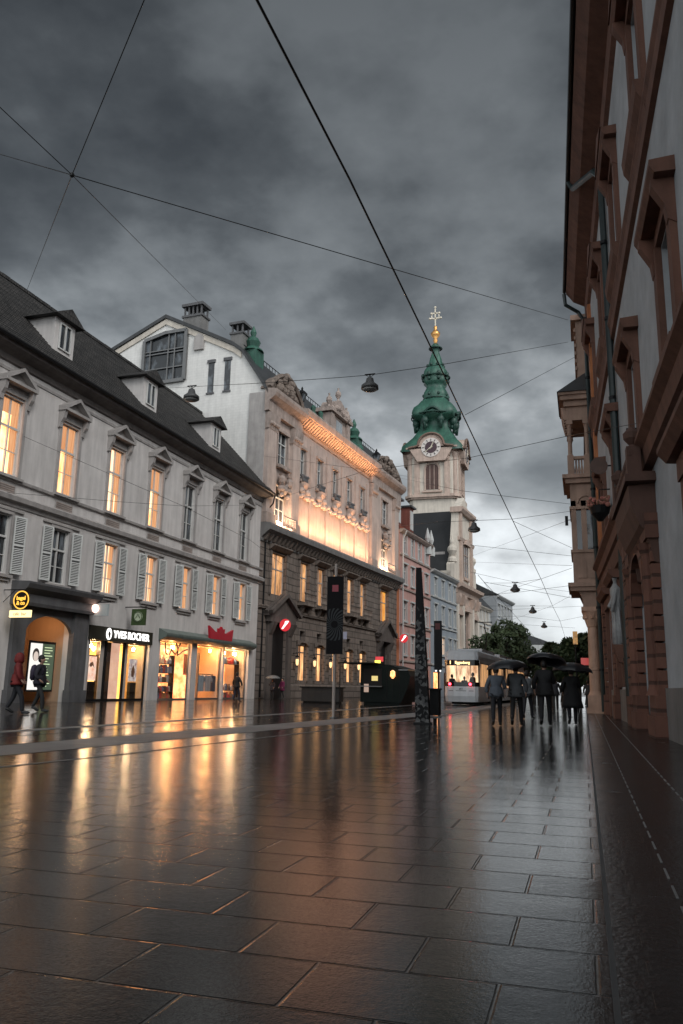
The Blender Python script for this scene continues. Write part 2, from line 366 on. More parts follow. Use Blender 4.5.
sheet('road_marking', strip_poly([(-7.4, 2), (-6.4, 11), (-5.75, 22), (-5.1, 34), (-5.0, 48), (-5.0, 62)], .09), .004, JOINT)
sheet('road_marking', strip_poly([(-5.3, 30), (-5.75, 42), (-6.3, 58)], .11), .008, JOINT)
sheet('kerb_strip', strip_poly([(.055, -3), (.055, 45)], .022), .004, mat('dark_joint_stone', (.06, .06, .06), .6, .2, 3, streak=False))
mb = MB()
y = 1.5
while y < 42:
    L = .27; x = .40; mb.box(x - .006, x + .006, y, y + L, 0, .005)
    y += .45
tag(mb.build('pavement_joint_marking', JOINT), kind='structure')
mb = MB(); y = 6
while y < 42:
    mb.box(.86 - .009, .86 + .009, y, y + .27, 0, .005); y += .45
tag(mb.build('pavement_joint_line', JOINT), kind='structure')
for k, (a, off) in enumerate([(0, 0), (0, 1.435)]):
    tag(MB().add([(x, yy, .006) for x, yy in strip_poly([(-10.9 + off, -6), (-10.4 + off, 10), (-9.6 + off, 26), (-8.9 + off, 42), (-8.5 + off, 60), (-8.3 + off, 100)], .06)], [list(range(12))]).build('road_rail', M['iron']), kind='structure')

# ================================================================== BUILDING 1 (grey, shutters)
b1 = thing('grey_townhouse', 'long grey plaster townhouse with shuttered windows over lit shops', 'building', *F1)
C1 = [-8.85 + 4.55 * k for k in range(-3, 7)]      # bay centres
C1 = [-4.3 + 4.52 * k for k in range(-4, 6)]
S0, S1 = -23.5, 22.2
holes = []
for c in C1:
    holes += [(c - .76, c + .76, 10.75, 14.55), (c - .72, c + .72, 6.0, 8.85)]
holes += [(-6.5, -2.85, 0, 4.3), (-1.0, 5.3, .0, 3.35), (6.6, 10.8, 0, 3.75), (11.6, 15.7, 0, 3.75), (15.95, 20.25, 0, 3.75), (-14.5, -8.7, 0, 3.6), (-21.5, -16.0, 0, 3.6)]
mb = MB(); wall(mb, S0, S1, 0, 16.7, holes, .32); shell(mb, S0, S1, 16.7, 13); mb.build('wall', M['plaster'], b1)
cornice([(0, 16.15), (.12, 16.2), (.16, 16.5), (.5, 16.62), (.72, 16.75), (.8, 16.98), (.8, 17.06), (0, 17.06)], S0, S1 + .2).build('eaves_cornice', mat('brown_eaves', (.16, .14, .13), .8, .3, 1.5), b1)
cornice([(0, 9.25), (.06, 9.25), (.1, 9.42), (.28, 9.5), (.32, 9.72), (.08, 9.86), (0, 9.9)], S0, S1).build('string_course', M['trim'], b1)
cornice([(0, 10.42), (.12, 10.45), (.14, 10.58), (0, 10.64)], S0, S1).build('sill_course', M['trim'], b1)
cornice([(0, 15.75), (.05, 15.77), (.06, 15.9), (0, 15.93)], S0, S1).build('frieze_moulding', M['trim'], b1)
# roof: tiled, with relief rows
mb = MB(); n = 34
for i in range(n):
    t0, t1 = i / n, (i + 1) / n; d0, z0 = .86 - 7.3 * t0, 17.02 + 7.75 * t0; d1, z1 = .86 - 7.3 * t1, 17.02 + 7.75 * t1
    mb.add([(d0, S0, z0 + .05), (d0, S1 + .25, z0 + .05), (d1, S1 + .25, z1), (d1, S0, z1)], [(0, 1, 2, 3)])
    mb.add([(d1, S0, z1), (d1, S1 + .25, z1), (d1, S1 + .25, z1 + .05), (d1, S0, z1 + .05)], [(0, 1, 2, 3)])
mb.add([(-6.44, S0, 24.77), (-6.44, S1 + .25, 24.77), (-13.6, S1 + .25, 17.1), (-13.6, S0, 17.1)], [(0, 1, 2, 3)])
mb.add([(.86, S1 + .25, 17.0), (-6.44, S1 + .25, 24.75), (-13.6, S1 + .25, 17.0)], [(0, 1, 2)])
roof1 = mb.build('roof', M['roof'], b1)
mb = MB(); rr = random.Random(3)
for k in range(60): mb.box(-6.6, -6.3, S0 + k * .76, S0 + k * .76 + .7, 24.72, 24.9 + rr.random() * .03)
mb.build('ridge_tile', M['roof'], roof1)
MB().tube([(.92, S0, 16.98), (.92, S1 + .3, 16.98)], .09, 8).build('gutter', M['iron'], b1)
MB().tube([(.92, S1 + .1, 16.95), (.7, S1 + .25, 16.2), (.2, S1 + .28, 15.7), (.14, S1 + .28, 15.2), (.14, S1 + .28, .1)], .07, 8).build('downpipe', M['iron'], b1)
for c in (-22.0, -13.4, -4.9, 4.1, 13.6):
    dm = MB().box(-2.9, -.5, c - .85, c + .85, 18.3, 20.45).build('dormer', M['plaster'], b1)
    mb = MB(); mb.prism([(c - 1.25, 20.42), (c + 1.25, 20.42), (c + .95, 20.62), (c, 21.15), (c - .95, 20.62)], -4.0, -.15, 'd'); mb.build('dormer_roof', M['roof'], dm)
    link('dormer_window', win_meshes(1.0, 1.5, M['white'], 0, 1, False, 0, 2), dm, (-.485, c, 18.7))
    MB().box(-.5, -.49, c - .5, c + .5, 18.7, 20.2).build('dormer_pane', M['glass'], dm)
LITU = {-1: 1, 3: 'l', 4: 'l', 5: 'l', 6: 'l'}
def hood_mb():
    mb = MB(); mb.prism([(-1.15, 4.35), (1.15, 4.35), (1.15, 4.5), (-1.15, 4.5)], 0, .5, 'd')
    mb.prism([(-1.15, 4.503), (-.95, 4.503), (0, 5.12), (0, 5.3), (-1.15, 4.62)], 0, .5, 'd'); mb.prism([(1.15, 4.503), (.95, 4.503), (0, 5.12), (0, 5.3), (1.15, 4.62)], 0, .502, 'd')
    mb.prism([(-.95, 4.5), (.95, 4.5), (0, 5.14)], 0, .14, 'd')
    mb.box(0, .1, -.86, .86, 3.92, 4.35)
    for s in (-1, 1): mb.prism([(0, 3.4), (.14, 3.45), (.18, 3.7), (.34, 3.95), (.42, 4.35), (0, 4.35)], s * .98 - .11, s * .98 + .11, 's')
    return mb
def surround_u():
    mb = MB()
    for s in (-1, 1): mb.box(0, .09, s * .86 - .1, s * .86 + .1, -.08, 3.9)
    mb.box(0, .24, -1.02, 1.02, -.22, -.1); mb.box(0, .05, -.72, .72, -1.02, -.45); return mb
def panel_mb():
    mb = MB()
    for k in range(5): mb.box(.052, .075, -.66, .66, -.98 + k * .1, -.93 + k * .1)
    return mb
def surround_l():
    mb = MB()
    for s in (-1, 1): mb.box(0, .07, s * .79 - .07, s * .79 + .07, -.05, 2.92)
    mb.box(0, .075, -.86, .86, 2.85, 3.0); mb.box(0, .2, -1.0, 1.0, -.2, -.06); mb.box(0, .1, -.9, .9, -.36, -.2); mb.box(0, .11, -1.5, 1.5, 3.02, 3.12); return mb
def shutter_mb():
    mb = MB(); w, h = .68, 2.8
    mb.box(0, .05, 0, .07, 0, h).box(0, .05, w - .07, w, 0, h).box(0, .05, .07, w - .07, 0, .08).box(0, .05, .07, w - .07, h - .08, h).box(0, .052, .07, w - .07, h / 2 - .05, h / 2 + .05)
    k = .1
    while k < h - .12:
        if abs(k + .03 - h / 2) > .1:
            mb.add([(.045, .07, k), (.045, w - .07, k), (.01, w - .07, k + .04), (.01, .07, k + .04)], [(0, 1, 2, 3)])
        k += .085
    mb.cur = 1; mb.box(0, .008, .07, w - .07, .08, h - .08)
    return mb
for i, c in enumerate(C1):
    o = window(b1, c, 10.75, 1.52, 3.8, (M['litdim'] if i == 0 else M['litpale'] if i in (5,) else M['lit']) if i in (0, 2, 3, 4, 5, 6) else M['glass'], trans=.62, bars=2)
    addpart(o, 'hoodu', hood_mb, 'hood', M['trim']); addpart(o, 'surru', surround_u, 'surround', M['trim']); addpart(o, 'panu', panel_mb, 'apron_panel', M['sandtrim'])
    o = window(b1, c, 6.0, 1.44, 2.85, M['litpale'] if i in (2, 5, 6, 7, 8, 9) else M['glass'], trans=.62, bars=2)
    addpart(o, 'surrl', surround_l, 'surround', M['trim'])
    for s in (-1, 1):
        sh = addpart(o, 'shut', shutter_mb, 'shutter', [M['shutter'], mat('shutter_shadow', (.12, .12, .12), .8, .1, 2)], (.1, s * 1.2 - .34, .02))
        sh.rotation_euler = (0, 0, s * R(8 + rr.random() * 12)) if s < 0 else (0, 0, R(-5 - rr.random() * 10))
# portal
pt = MB(); pt.box(0, .22, -7.4, -6.5, .6, 4.6).box(0, .3, -2.85, -1.6, .6, 4.6).box(0, .32, -7.5, -6.4, 0, .6).box(0, .42, -2.95, -1.5, 0, .6)
pt.prism([(0, 4.6), (.6, 4.6), (.65, 4.75), (.62, 5.15), (.95, 5.4), (1.05, 5.6), (1.05, 5.7), (0, 5.75)], -7.6, -1.5, 's')
pt.prism([(-6.5, 4.6), (-6.5, 3.3)] + [(-4.67 + 1.83 * math.cos(PI - PI * k / 16), 3.3 + .95 * math.sin(PI * k / 16)) for k in range(17)] + [(-2.85, 3.3), (-2.85, 4.6)], .02, .2, 'd')
portal = pt.build('portal', M['darkstone'], b1)
vest = MB(); vest.cur = 0
vest.add([(-2.6, -6.5, 0), (-2.6, -2.8, 0), (-2.6, -2.8, 4.4), (-2.6, -6.5, 4.4)], [(0, 1, 2, 3)]); vest.box(-2.6, -.33, -6.6, -6.52, 0, 4.4).box(-2.6, -.33, -2.83, -2.75, 0, 4.4).box(-2.6, -.33, -6.52, -2.83, 4.36, 4.4)
vest.build('passage', mat('ochre_passage', (.5, .34, .22), .8, .1, 1), b1)
WARM = emit('warm_shop_wall', (1, .47, .17), 1.9, (1, .28, .07), .7, None, 0)  # shop back walls emit, the lamplight on them put into their own glow
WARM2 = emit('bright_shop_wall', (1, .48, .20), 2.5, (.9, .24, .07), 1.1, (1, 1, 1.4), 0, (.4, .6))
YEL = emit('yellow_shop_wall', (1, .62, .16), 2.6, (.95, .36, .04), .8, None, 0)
def shopbox(s0, s1, z1, depth, wallm, name='shop_interior'):
    mb = MB(); mb.box(-depth - .05, -depth, s0, s1, 0, z1); mb.cur = 1
    mb.box(-depth, -.36, s0 - .06, s0, 0, z1).box(-depth, -.36, s1, s1 + .06, 0, z1).box(-depth, -.36, s0, s1, z1, z1 + .06).box(-depth, -.36, s0, s1, -.02, .02)
    return mb.build(name, [wallm, mat('shop_side_wall', (.55, .42, .3), .7, .1, 2)], b1)
# clear shop glass
def clear():
    m, nt, b = nodes('shop_glass'); tr = N(nt, 'ShaderNodeBsdfTransparent'); gl = N(nt, 'ShaderNodeBsdfGlossy'); gl.inputs['Roughness'].default_value = .03
    lw = N(nt, 'ShaderNodeLayerWeight'); lw.inputs[0].default_value = .5; fr = N(nt, 'ShaderNodeMath', operation='MULTIPLY_ADD'); nt.links.new(mathn(nt, 'POWER', lw.outputs['Facing'], 5.), fr.inputs[0]); fr.inputs[1].default_value = .7; fr.inputs[2].default_value = .03; mx = N(nt, 'ShaderNodeMixShader')
    nt.links.new(fr.outputs[0], mx.inputs[0]); nt.links.new(tr.outputs[0], mx.inputs[1]); nt.links.new(gl.outputs[0], mx.inputs[2])
    nt.links.new(mx.outputs[0], nt.nodes['Material Output'].inputs[0]); return m
CLEAR = clear()
# first shop
shopbox(-1.0, 5.3, 3.3, 1.6, YEL)
sf = MB(); sf.box(-.28, -.2, -1.0, -.9, 0, 3.35).box(-.28, -.2, 5.2, 5.3, 0, 3.35).box(-.28, -.2, -1, 5.3, 0, .12)
for s in (.98, 2.85): sf.box(-.3, -.18, s - .06, s + .06, .12, 3.35)
sfr = sf.build('shopfront_frame', M['iron'], b1)
for a, b in ((-.88, -.45), (.55, .92), (3.02, 3.35)): MB().box(-.34, -.3, a, b, .12, 3.35).build('shop_jamb_panel', mat('pale_jamb', (.6, .53, .48), .6, .1, 2), sfr)
MB().box(-.27, -.265, -.9, 5.2, .12, 3.3).build('shop_pane', CLEAR, sfr)
MB().box(-.9, -.4, 1.05, 1.75, .0, 3.3).build('shop_door', mat('dark_doorway', (.03, .015, .012), .5, .2, 2), sfr)
MB().box(-.5, -.45, 1.85, 2.75, .02, 3.3).build('shop_door_panel', emit('pale_door_panel', (1, .62, .45), .75, (.9, .5, .35), 1.5), sfr)
fas = MB().box(-.3, .12, -1.15, 5.4, 3.35, 4.12).build('fascia', mat('dark_olive_fascia', (.028, .027, .018), .45, .2, 2), b1)
text('YVES ROCHER', .60, 'sign_lettering', M['signwhite'], fas, (.14, 3.02, 3.74), LEFT, .03, .006, sx=1.0)
mb = MB(); mb.cur = 0; mb.prism([(.62 + .25 * math.cos(a), 3.74 + .33 * math.sin(a)) for a in [2 * PI * k / 20 for k in range(20)]], .12, .16, 'd')
mb.cur = 1; mb.prism([(.62 + .05, 3.5), (.62 + .13, 3.75), (.62, 3.93), (.62 - .13, 3.75), (.62 - .04, 3.5)], .162, .17, 'd')
mb.build('sign_emblem', [M['signwhite'], MATS['dark_olive_fascia']], fas)
# second shop
shopbox(6.6, 15.7, 3.7, 2.6, WARM2); shopbox(15.95, 20.25, 3.7, 2.0, WARM2)
sf = MB()
for a, b in ((6.6, 10.8), (11.6, 15.7), (15.95, 20.25)): sf.box(-.28, -.2, a, a + .08, 0, 3.7).box(-.28, -.2, b - .08, b, 0, 3.7).box(-.28, -.2, a, b, 0, .1)
sf.box(-.3, -.16, 12.2, 12.3, .1, 3.2)
sfr = sf.build('shopfront_frame', M['grayiron'], b1)
for a, b in ((6.7, 10.7), (12.3, 15.6), (16.0, 20.15)): MB().box(-.27, -.265, a, b, .1, 3.6).build('shop_pane', CLEAR, sfr)
fas = cornice([(0, 3.75), (.25, 3.8), (.55, 3.95), (.6, 4.08), (.6, 4.2), (0, 4.5)], 6.3, 20.5).build('awning_canopy', mat('grey_green_canopy', (.16, .20, .18), .4, .3, 2), b1)
mb = MB(); mb.prism([(12.3, 4.2), (15.8, 4.2), (16.0, 5.05), (15.1, 4.75), (14.5, 4.7), (14.55, 5.0), (14.35, 4.9), (14.05, 5.15), (13.75, 4.9), (13.55, 5.0), (13.6, 4.7), (13.0, 4.75), (12.1, 5.1)], .45, .62, 'd')
mb.build('emblem_board', M['redp'], fas)
mb = MB()
for pts in ([(7.6, 3.65), (7.75, 3.0), (7.95, 2.9)], [(7.9, 3.25), (8.5, 3.3), (8.2, 2.9)], [(8.5, 3.2), (9.0, 2.95), (9.3, 3.25)], [(9.05, 3.7), (9.3, 3.3), (9.6, 3.7)], [(9.3, 3.3), (9.3, 2.85)], [(9.45, 2.95), (10.0, 3.2), (10.6, 3.35)]):
    mb.tube([(-.24, a, z) for a, z in pts], .045, 6)
mb.build('window_script', M['iron'], sfr)
# ceiling spots of the shops
def spots(lst, m, par):
    for d, s, z in lst: MB().lathe((d, s, z), [(.05, -.1), (.09, 0), (.06, .12)], 8).build('ceiling_spot', m, par)
SPT = emit('spot_bulb', (1, .44, .13), 170); SPW = emit('spot_bulb_white', (1, .66, .34), 120)
spots([(-.7, 7.3, 3.4), (-1.2, 8.3, 3.45), (-.7, 9.3, 3.4), (-1.1, 10.2, 3.45)], SPT, b1); spots([(-.8, 12.6, 3.45), (-1.4, 13.9, 3.45), (-.8, 15.1, 3.45)], SPT, b1); spots([(-.6, 16.7, 3.4), (-.9, 17.7, 3.4), (-.6, 18.8, 3.4), (-.9, 19.7, 3.4)], SPW, b1); spots([(-.7, .2, 3.05), (-.9, .75, 2.9), (-.7, 3.7, 3.05), (-.7, 4.6, 3.05)], SPW, b1)
# far left shop
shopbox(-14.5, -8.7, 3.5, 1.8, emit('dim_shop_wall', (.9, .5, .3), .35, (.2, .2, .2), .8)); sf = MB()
sf.box(-.2, .15, -14.6, -14.3, 0, 3.7).box(-.2, .15, -8.9, -8.6, 0, 3.7).box(-.2, .2, -14.6, -8.6, 3.6, 4.0).box(-.2, .05, -11.7, -11.5, 0, 3.6); sfr = sf.build('shopfront_frame', mat('teal_shop_paint', (.03, .06, .065), .4, .2, 2), b1)
MB().box(-.15, -.145, -14.3, -8.9, .1, 3.6).build('shop_pane', CLEAR, sfr)

# things in and on the shops (their own objects, in world coordinates of the facade frame)
def onF(frame_, o, d, s, z=0):
    dd = {'1': (F1o, F1d), '2': (F2o, F2d), '3': (F3o, F3d), 'R': (RWo, RWd)}[o]
    p, t = dd; nx = np.array((t[1], -t[0])); q = p + nx * d + t * s; return (q[0], q[1], z)
def F1p(d, s, z=0): return onF(None, '1', d, s, z)
def F2p(d, s, z=0): return onF(None, '2', d, s, z)
def F3p(d, s, z=0): return onF(None, '3', d, s, z)
def RWp(d, s, z=0): return onF(None, 'R', -d, s, z)
r1 = F1[1]; r2 = F2[1]; r3 = F3[1]; rR = FR[1]
# entrance poster
t = thing('menu_board', 'tall lit board with a portrait and green menu panel inside the arched entrance', 'menu board', F1p(-.6, -3.95, .5), r1); t.scale = (1, .86, .82)
MB().box(-.06, 0, -1.35, 1.05, 0, 3.1).build('frame', M['iron'], t)
pp = MB().box(.0, .02, -1.25, -.2, .12, 2.95).build('poster', emit('poster_white', (1, .97, .92), 1.0), t)
MB().prism([(-.75 + .3 * math.cos(a), 2.25 + .4 * math.sin(a)) for a in [2 * PI * k / 18 for k in range(18)]], .021, .03, 'd').build('portrait_hair', mat('portrait_hair_grey', (.12, .10, .09), .6, .2, 3), pp)
MB().prism([(-.75 + .22 * math.cos(a), 2.15 + .3 * math.sin(a)) for a in [2 * PI * k / 18 for k in range(18)]], .031, .035, 'd').build('portrait_face', emit('poster_face', (.8, .68, .6), .85), pp)
mm = MB().box(.0, .02, -.15, .95, .12, 2.95).build('menu_panel', emit('menu_green', (.05, .12, .08), .6), t)
mb = MB(); z = 2.75
for k in range(15):
    w = .3 + rr.random() * .45; mb.box(.021, .03, -.0, w, z - .05, z); z -= .17
mb.build('menu_lines', emit('menu_text', (.7, .85, .5), 1.0), mm)
# round sign + box sign projecting
t = thing('round_hanging_sign', 'round black and yellow sign above a lit yellow plate by the arched entrance', 'shop sign', F1p(1.1, -8.1, .62), r1); t.scale = (.82, .82, .82)
# sign faces the camera: plane normal -s
mb = MB(); mb.lathe((0, 0, 0), [(.52, -.05), (.52, .05)], 28); disc = mb.build('sign_disc', M['iron'], t, (0, 0, 5.0), (R(90), 0, 0))
mb = MB()
mb.tube([(.5 * math.cos(2 * PI * k / 28), .5 * math.sin(2 * PI * k / 28), .06) for k in range(29)], .035, 6); mb.build('sign_ring', M['signyellow'], disc)
text('bagel', .3, 'sign_lettering', M['signyellow'], t, (0, -.08, 5.1), CAMR, .01, .012)
text('& co', .3, 'sign_lettering', M['signyellow'], t, (0, -.08, 4.82), CAMR, .01, .012)
pl = MB().box(-.72, .72, -.06, .06, 4.02, 4.42).build('sign_plate', M['signcream'], t)
text('cafe  bar', .26, 'plate_lettering', M['iron'], pl, (0, -.07, 4.2), CAMR, .004)
MB().tube([(-1.3, 0, 5.6), (.1, 0, 5.6), (.1, 0, 5.5)], .03).tube([(-1.28, 0, 4.9), (-.5, 0, 5.6)], .02).build('bracket', M['iron'], t)
# lantern sign with pink glow
t = thing('glowing_wall_sign', 'small projecting sign glowing pale pink above the dark pier', 'shop sign', F1p(1.1, -1.6, 0), r1)
MB().box(-.55, .35, -.07, .07, 4.55, 5.2).build('sign_box', mat('pale_sign_box', (.45, .5, .5), .5, .1, 2), t)
MB().sphere((-.4, -.12, 4.95), .22, 12, 8).build('lamp', emit('pink_lamp', (1, .62, .5), 4), t)
MB().tube([(-1.05, 0, 5.3), (.5, 0, 5.3)], .035).build('bracket', M['iron'], t)
# green square clock sign
t = thing('square_hanging_sign', 'green square hanging sign with a pale round emblem over the cosmetics shop', 'shop sign', F1p(.95, 2.3, 0), r1)
MB().box(-.45, .45, -.08, .08, 4.35, 5.3).build('sign_box', mat('green_sign', (.04, .075, .02), .4, .2, 3), t)
em = MB().lathe((0, 0, 0), [(.3, 0), (.3, .02)], 22).build('emblem', mat('pale_green_emblem', (.5, .58, .42), .5, .2, 3), t, (0, -.085, 4.85), (R(90), 0, 0))
mb = MB()
for k in range(6): mb.box(-.008, .008, 0, .26, .021, .03)
MB().tube([(.27 * math.cos(2 * PI * k / 20), .27 * math.sin(2 * PI * k / 20), .03) for k in range(21)], .02, 5).tube([(-.15, -.1, .03), (.0, .15, .03), (.15, -.1, .03)], .02, 5).build('emblem_relief', MATS['green_sign'], em)
MB().tube([(-.95, 0, 5.42), (.5, 0, 5.42)], .03).build('bracket', M['iron'], t)
# posters and goods
def stand(s, label, picm, w=.9, d=-.75):
    t = thing('poster_stand', label, 'poster stand', F1p(d, s, 0.02), r1, None)
    MB().box(-.1, .1, -w / 2 + .1, w / 2 - .1, 0, 1.05).build('base', M['iron'], t)
    p = MB().box(-.03, .03, -w / 2, w / 2, 1.1, 2.45).build('poster', picm, t)
    return t, p
t, p = stand(.42, 'framed portrait poster on a black plinth in the left cosmetics window', emit('poster_pale', (1, .8, .68), 1.0, (.9, .45, .3), 3), .95)
MB().prism([(-.3, 1.85), (-.1, 2.1), (.12, 2.15), (.3, 1.8), (.12, 1.95), (-.05, 1.85), (-.2, 1.95)], .031, .04, 'd').build('poster_figure', mat('dark_print', (.1, .05, .04), .6, .1, 3), p)
MB().box(-.05, .05, -.5, .5, 2.45, 2.52).build('poster_rail', M['iron'], p)
t, p = stand(4.75, 'pale photo poster on a dark plinth in the right cosmetics window', emit('poster_grey', (.75, .72, .68), .75, (.2, .15, .2), 4), .85)
MB().prism([(-.15, 1.4), (.1, 1.35), (.2, 1.7), (.05, 2.1), (-.12, 1.9), (-.2, 1.7)], .031, .04, 'd').build('poster_figure', MATS['dark_print'], p)
cols = [(.35, .42, .48), (.45, .42, .42), (.06, .07, .1)]
labs = ['pale blue shirt hanging leftmost in the souvenir shop doorway', 'white printed shirt hanging in the middle of the souvenir shop doorway', 'black shirt hanging on the right in the souvenir shop doorway']
t = thing('clothes_rail', 'low steel clothes rail standing behind the souvenir shop glass', 'clothes rail', F1p(-.75, 14.5, 0), r1)
MB().tube([(0, -1.6, 1.75), (0, 1.6, 1.75)], .03).tube([(0, -1.6, 0), (0, -1.6, 1.75)], .025).tube([(0, 1.6, 0), (0, 1.6, 1.75)], .025).build('rail', M['iron'], t)
for k, (cl, lb) in enumerate(zip(cols, labs)):
    mb = MB(); P = [(-.42, 0), (.42, 0), (.45, .75), (.7, .6), (.78, .85), (.4, 1.15), (.12, 1.1), (-.12, 1.1), (-.4, 1.15), (-.78, .85), (-.7, .6), (-.45, .75)]
    mb.prism(P, -.09, .09, 'd'); o = mb.build('shirt', mat('shirt_cloth_%s' % 'abc'[k], cl, .9, .3, 6), None, F1p(-.62, 13.4 + 1.1 * k, .55), (0, 0, r1)); tag(o, lb, 'shirt', 'shirts on the clothes rail')
goods = [((.5, .06, .06), 'red'), ((.6, .55, .5), 'white'), ((.08, .05, .05), 'black'), ((.35, .18, .08), 'brown'), ((.12, .18, .3), 'blue')]
gi = 0
for (a, b, lbl) in ((7.5, 9.8, 'left souvenir window'), (16.9, 20.1, 'right souvenir window')):
    t = thing('display_shelf', 'dark open shelf full of goods in the ' + lbl, 'shelf', F1p(-.9, (a + b) / 2, 0), r1)
    W = (b - a) / 2
    sh = MB()
    zs = (.5, 1.1, 1.7, 2.3) if W < 1.5 else (.6, 2.6)
    for z in zs: sh.box(-.2, .2, -W, W, z, z + .04)
    sh.build('board', MATS['dark_doorway'], t); MB().box(-.2, .2, -W, -W + .05, 0, 2.9).box(-.2, .2, W - .05, W, 0, 2.9).build('upright', M['iron'], t)
    n = 7
    for zi, z in enumerate((0,) + zs):
        for k in range(n if W < 1.5 else 9):
            cl, cn = goods[rr.randrange(5)]; w = .09 + rr.random() * .08; h = .28 + rr.random() * .26
            s = (a + b) / 2 - W + .2 + (2 * W - .4) * (k + .5) / (n if W < 1.5 else 9)
            mb = MB(); zb = z + (.041 if z else .022)
            if rr.random() < .5: mb.lathe((0, 0, 0), [(w, 0), (w * 1.1, h * .5), (w * .5, h * .8), (w * .55, h)], 10)
            else: mb.prism([(-w, 0), (w, 0), (w, h * .7), (w * .4, h), (-w * .4, h), (-w, h * .7)], -w * .8, w * .8, 'd')
            o = mb.build('souvenir', mat('goods_' + cn, cl, .5, .3, 6), None, F1p(-.9, s, zb), (0, 0, r1))
            tag(o, 'small souvenir ware lined up on the display shelf in the ' + lbl, 'souvenir', 'souvenirs on the shelf in the ' + lbl)
t = thing('wall_picture', 'framed dark picture hanging on the orange wall in the souvenir shop', 'picture', F1p(-2.55, 15.0, 1.7), r1)
MB().box(0, .05, -.6, .6, 0, 1.5).build('frame', mat('red_brown_frame', (.25, .07, .04), .5, .1, 3), t); MB().box(.051, .06, -.5, .5, .1, 1.4).build('canvas', mat('canvas_dark', (.12, .06, .05), .7, .4, 3), t)
for s, dd in ((8.7, -.5), (14, -.5), (18, -.5)):
    L = bpy.data.lights.new('shop_lamp', 'AREA'); L.energy = 90; L.color = (1, .6, .32); L.size = .2; L.size_y = 3; L.shape = 'RECTANGLE'
    o = link('shop_lamp', L, None, F1p(dd, s, 3.6), (0, 0, r1)); o.rotation_euler = (0, R(-20), r1)
L = bpy.data.lights.new('shop_lamp', 'AREA'); L.energy = 45; L.color = (1, .62, .25); L.size = 1.2; link('shop_lamp', L, None, F1p(-.8, 1.2, 3.2), (0, R(-20), r1))
L = bpy.data.lights.new('passage_lamp', 'POINT'); L.energy = 45; L.color = (1, .55, .26); L.shadow_soft_size = .25; link('passage_lamp', L, None, F1p(-1.0, -4.3, 3.9))

# ================================================================== BUILDING 2 (ornate, floodlit)
b2 = thing('ornate_palace', 'ornate dark stone palace with floodlit rose upper storey and white gable wall', 'building', *F2)
C2 = [8.9 + 3.85 * k for k in range(5)]; L2 = 36.5
RS = [(3.4), (31.6)]
C2u = [7.75 + 4.0 * k for k in range(5)]
lo = [(2.1, 4.9, 8.7, 12.3), (30.2, 33.0, 8.7, 12.3)] + [(c - 1.0, c + 1.0, 8.7, 12.3) for c in C2] + [(c - 1.0, c + 1.0, 1.5, 4.7) for c in C2] + [(c - .55, c + .55, 5.15, 6.0) for c in C2] + [(2.5, 5.4, 0, 6.3), (29.9, 32.9, 0, 6.3)]
mb = MB(); wall(mb, 0, L2, 0, 13.6, lo, .55); mb.build('lower_wall', M['rustic'], b2)
up = [(2.5, 4.4, 20.2, 23.4), (30.6, 32.5, 20.2, 23.4)] + [(c - .6, c + .6, 20.0, 23.0) for c in C2u] + [(2.5, 4.4, 15.2, 18.4), (30.6, 32.5, 15.2, 18.4)]
mb = MB(); wall(mb, 0, L2, 13.6, 26.2, up, .35); mb.build('upper_wall', M['sand'], b2)
# side and back walls with the mansard gable outline
G = [(0, 0), (0, 26.4), (-2.7, 30.4), (-3.6, 31.1), (-5.5, 32.1), (-10.9, 34.9), (-17, 32.3), (-26, 27.4), (-26, 0)]
for s in (0, L2):
    mb = MB(); mb.add([(d, s, z) for d, z in G], [list(range(len(G)))])
    if s == 0:
        gw = mb.build('gable_wall', M['render_white'], b2)
    else: mb.build('gable_wall', M['palewall'], b2)
MB().add([(-26, 0, 0), (-26, L2, 0), (-26, L2, 22), (-26, 0, 22)], [(0, 1, 2, 3)]).build('back_wall', M['palewall'], b2)
mb = MB()
P = [(.3, 26.2), (-2.6, 30.55), (-3.5, 31.25), (-5.4, 32.25), (-10.9, 35.1), (-17.1, 32.5), (-26.3, 27.4)]
for a, b in zip(P[:-1], P[1:]): mb.add([(a[0], -.25, a[1]), (a[0], L2 + .2, a[1]), (b[0], L2 + .2, b[1]), (b[0], -.25, b[1])], [(0, 1, 2, 3)])
for a, b in zip(P[:-1], P[1:]): mb.add([(a[0], -.25, a[1]), (b[0], -.25, b[1]), (b[0], -.25, b[1] - .35), (a[0], -.25, a[1] - .35)], [(0, 1, 2, 3)]).add([(a[0], -.25, a[1] - .35), (b[0], -.25, b[1] - .35), (b[0], .1, b[1] - .35), (a[0], .1, a[1] - .35)], [(0, 1, 2, 3)])
mb.build('roof', M['rooftin'], b2)
# verge moulding pale
mb = MB(); Q = [(a, z - .42) for a, z in P[1:]]
for a, b in zip(Q[:-1], Q[1:]): mb.add([(a[0], -.12, a[1]), (b[0], -.12, b[1]), (b[0], -.12, b[1] - .55), (a[0], -.12, a[1] - .55)], [(0, 1, 2, 3)]).add([(a[0], -.12, a[1] - .55), (b[0], -.12, b[1] - .55), (b[0], 0, b[1] - .55), (a[0], 0, a[1] - .55)], [(0, 1, 2, 3)])
mb.build('verge', M['cream'], b2)
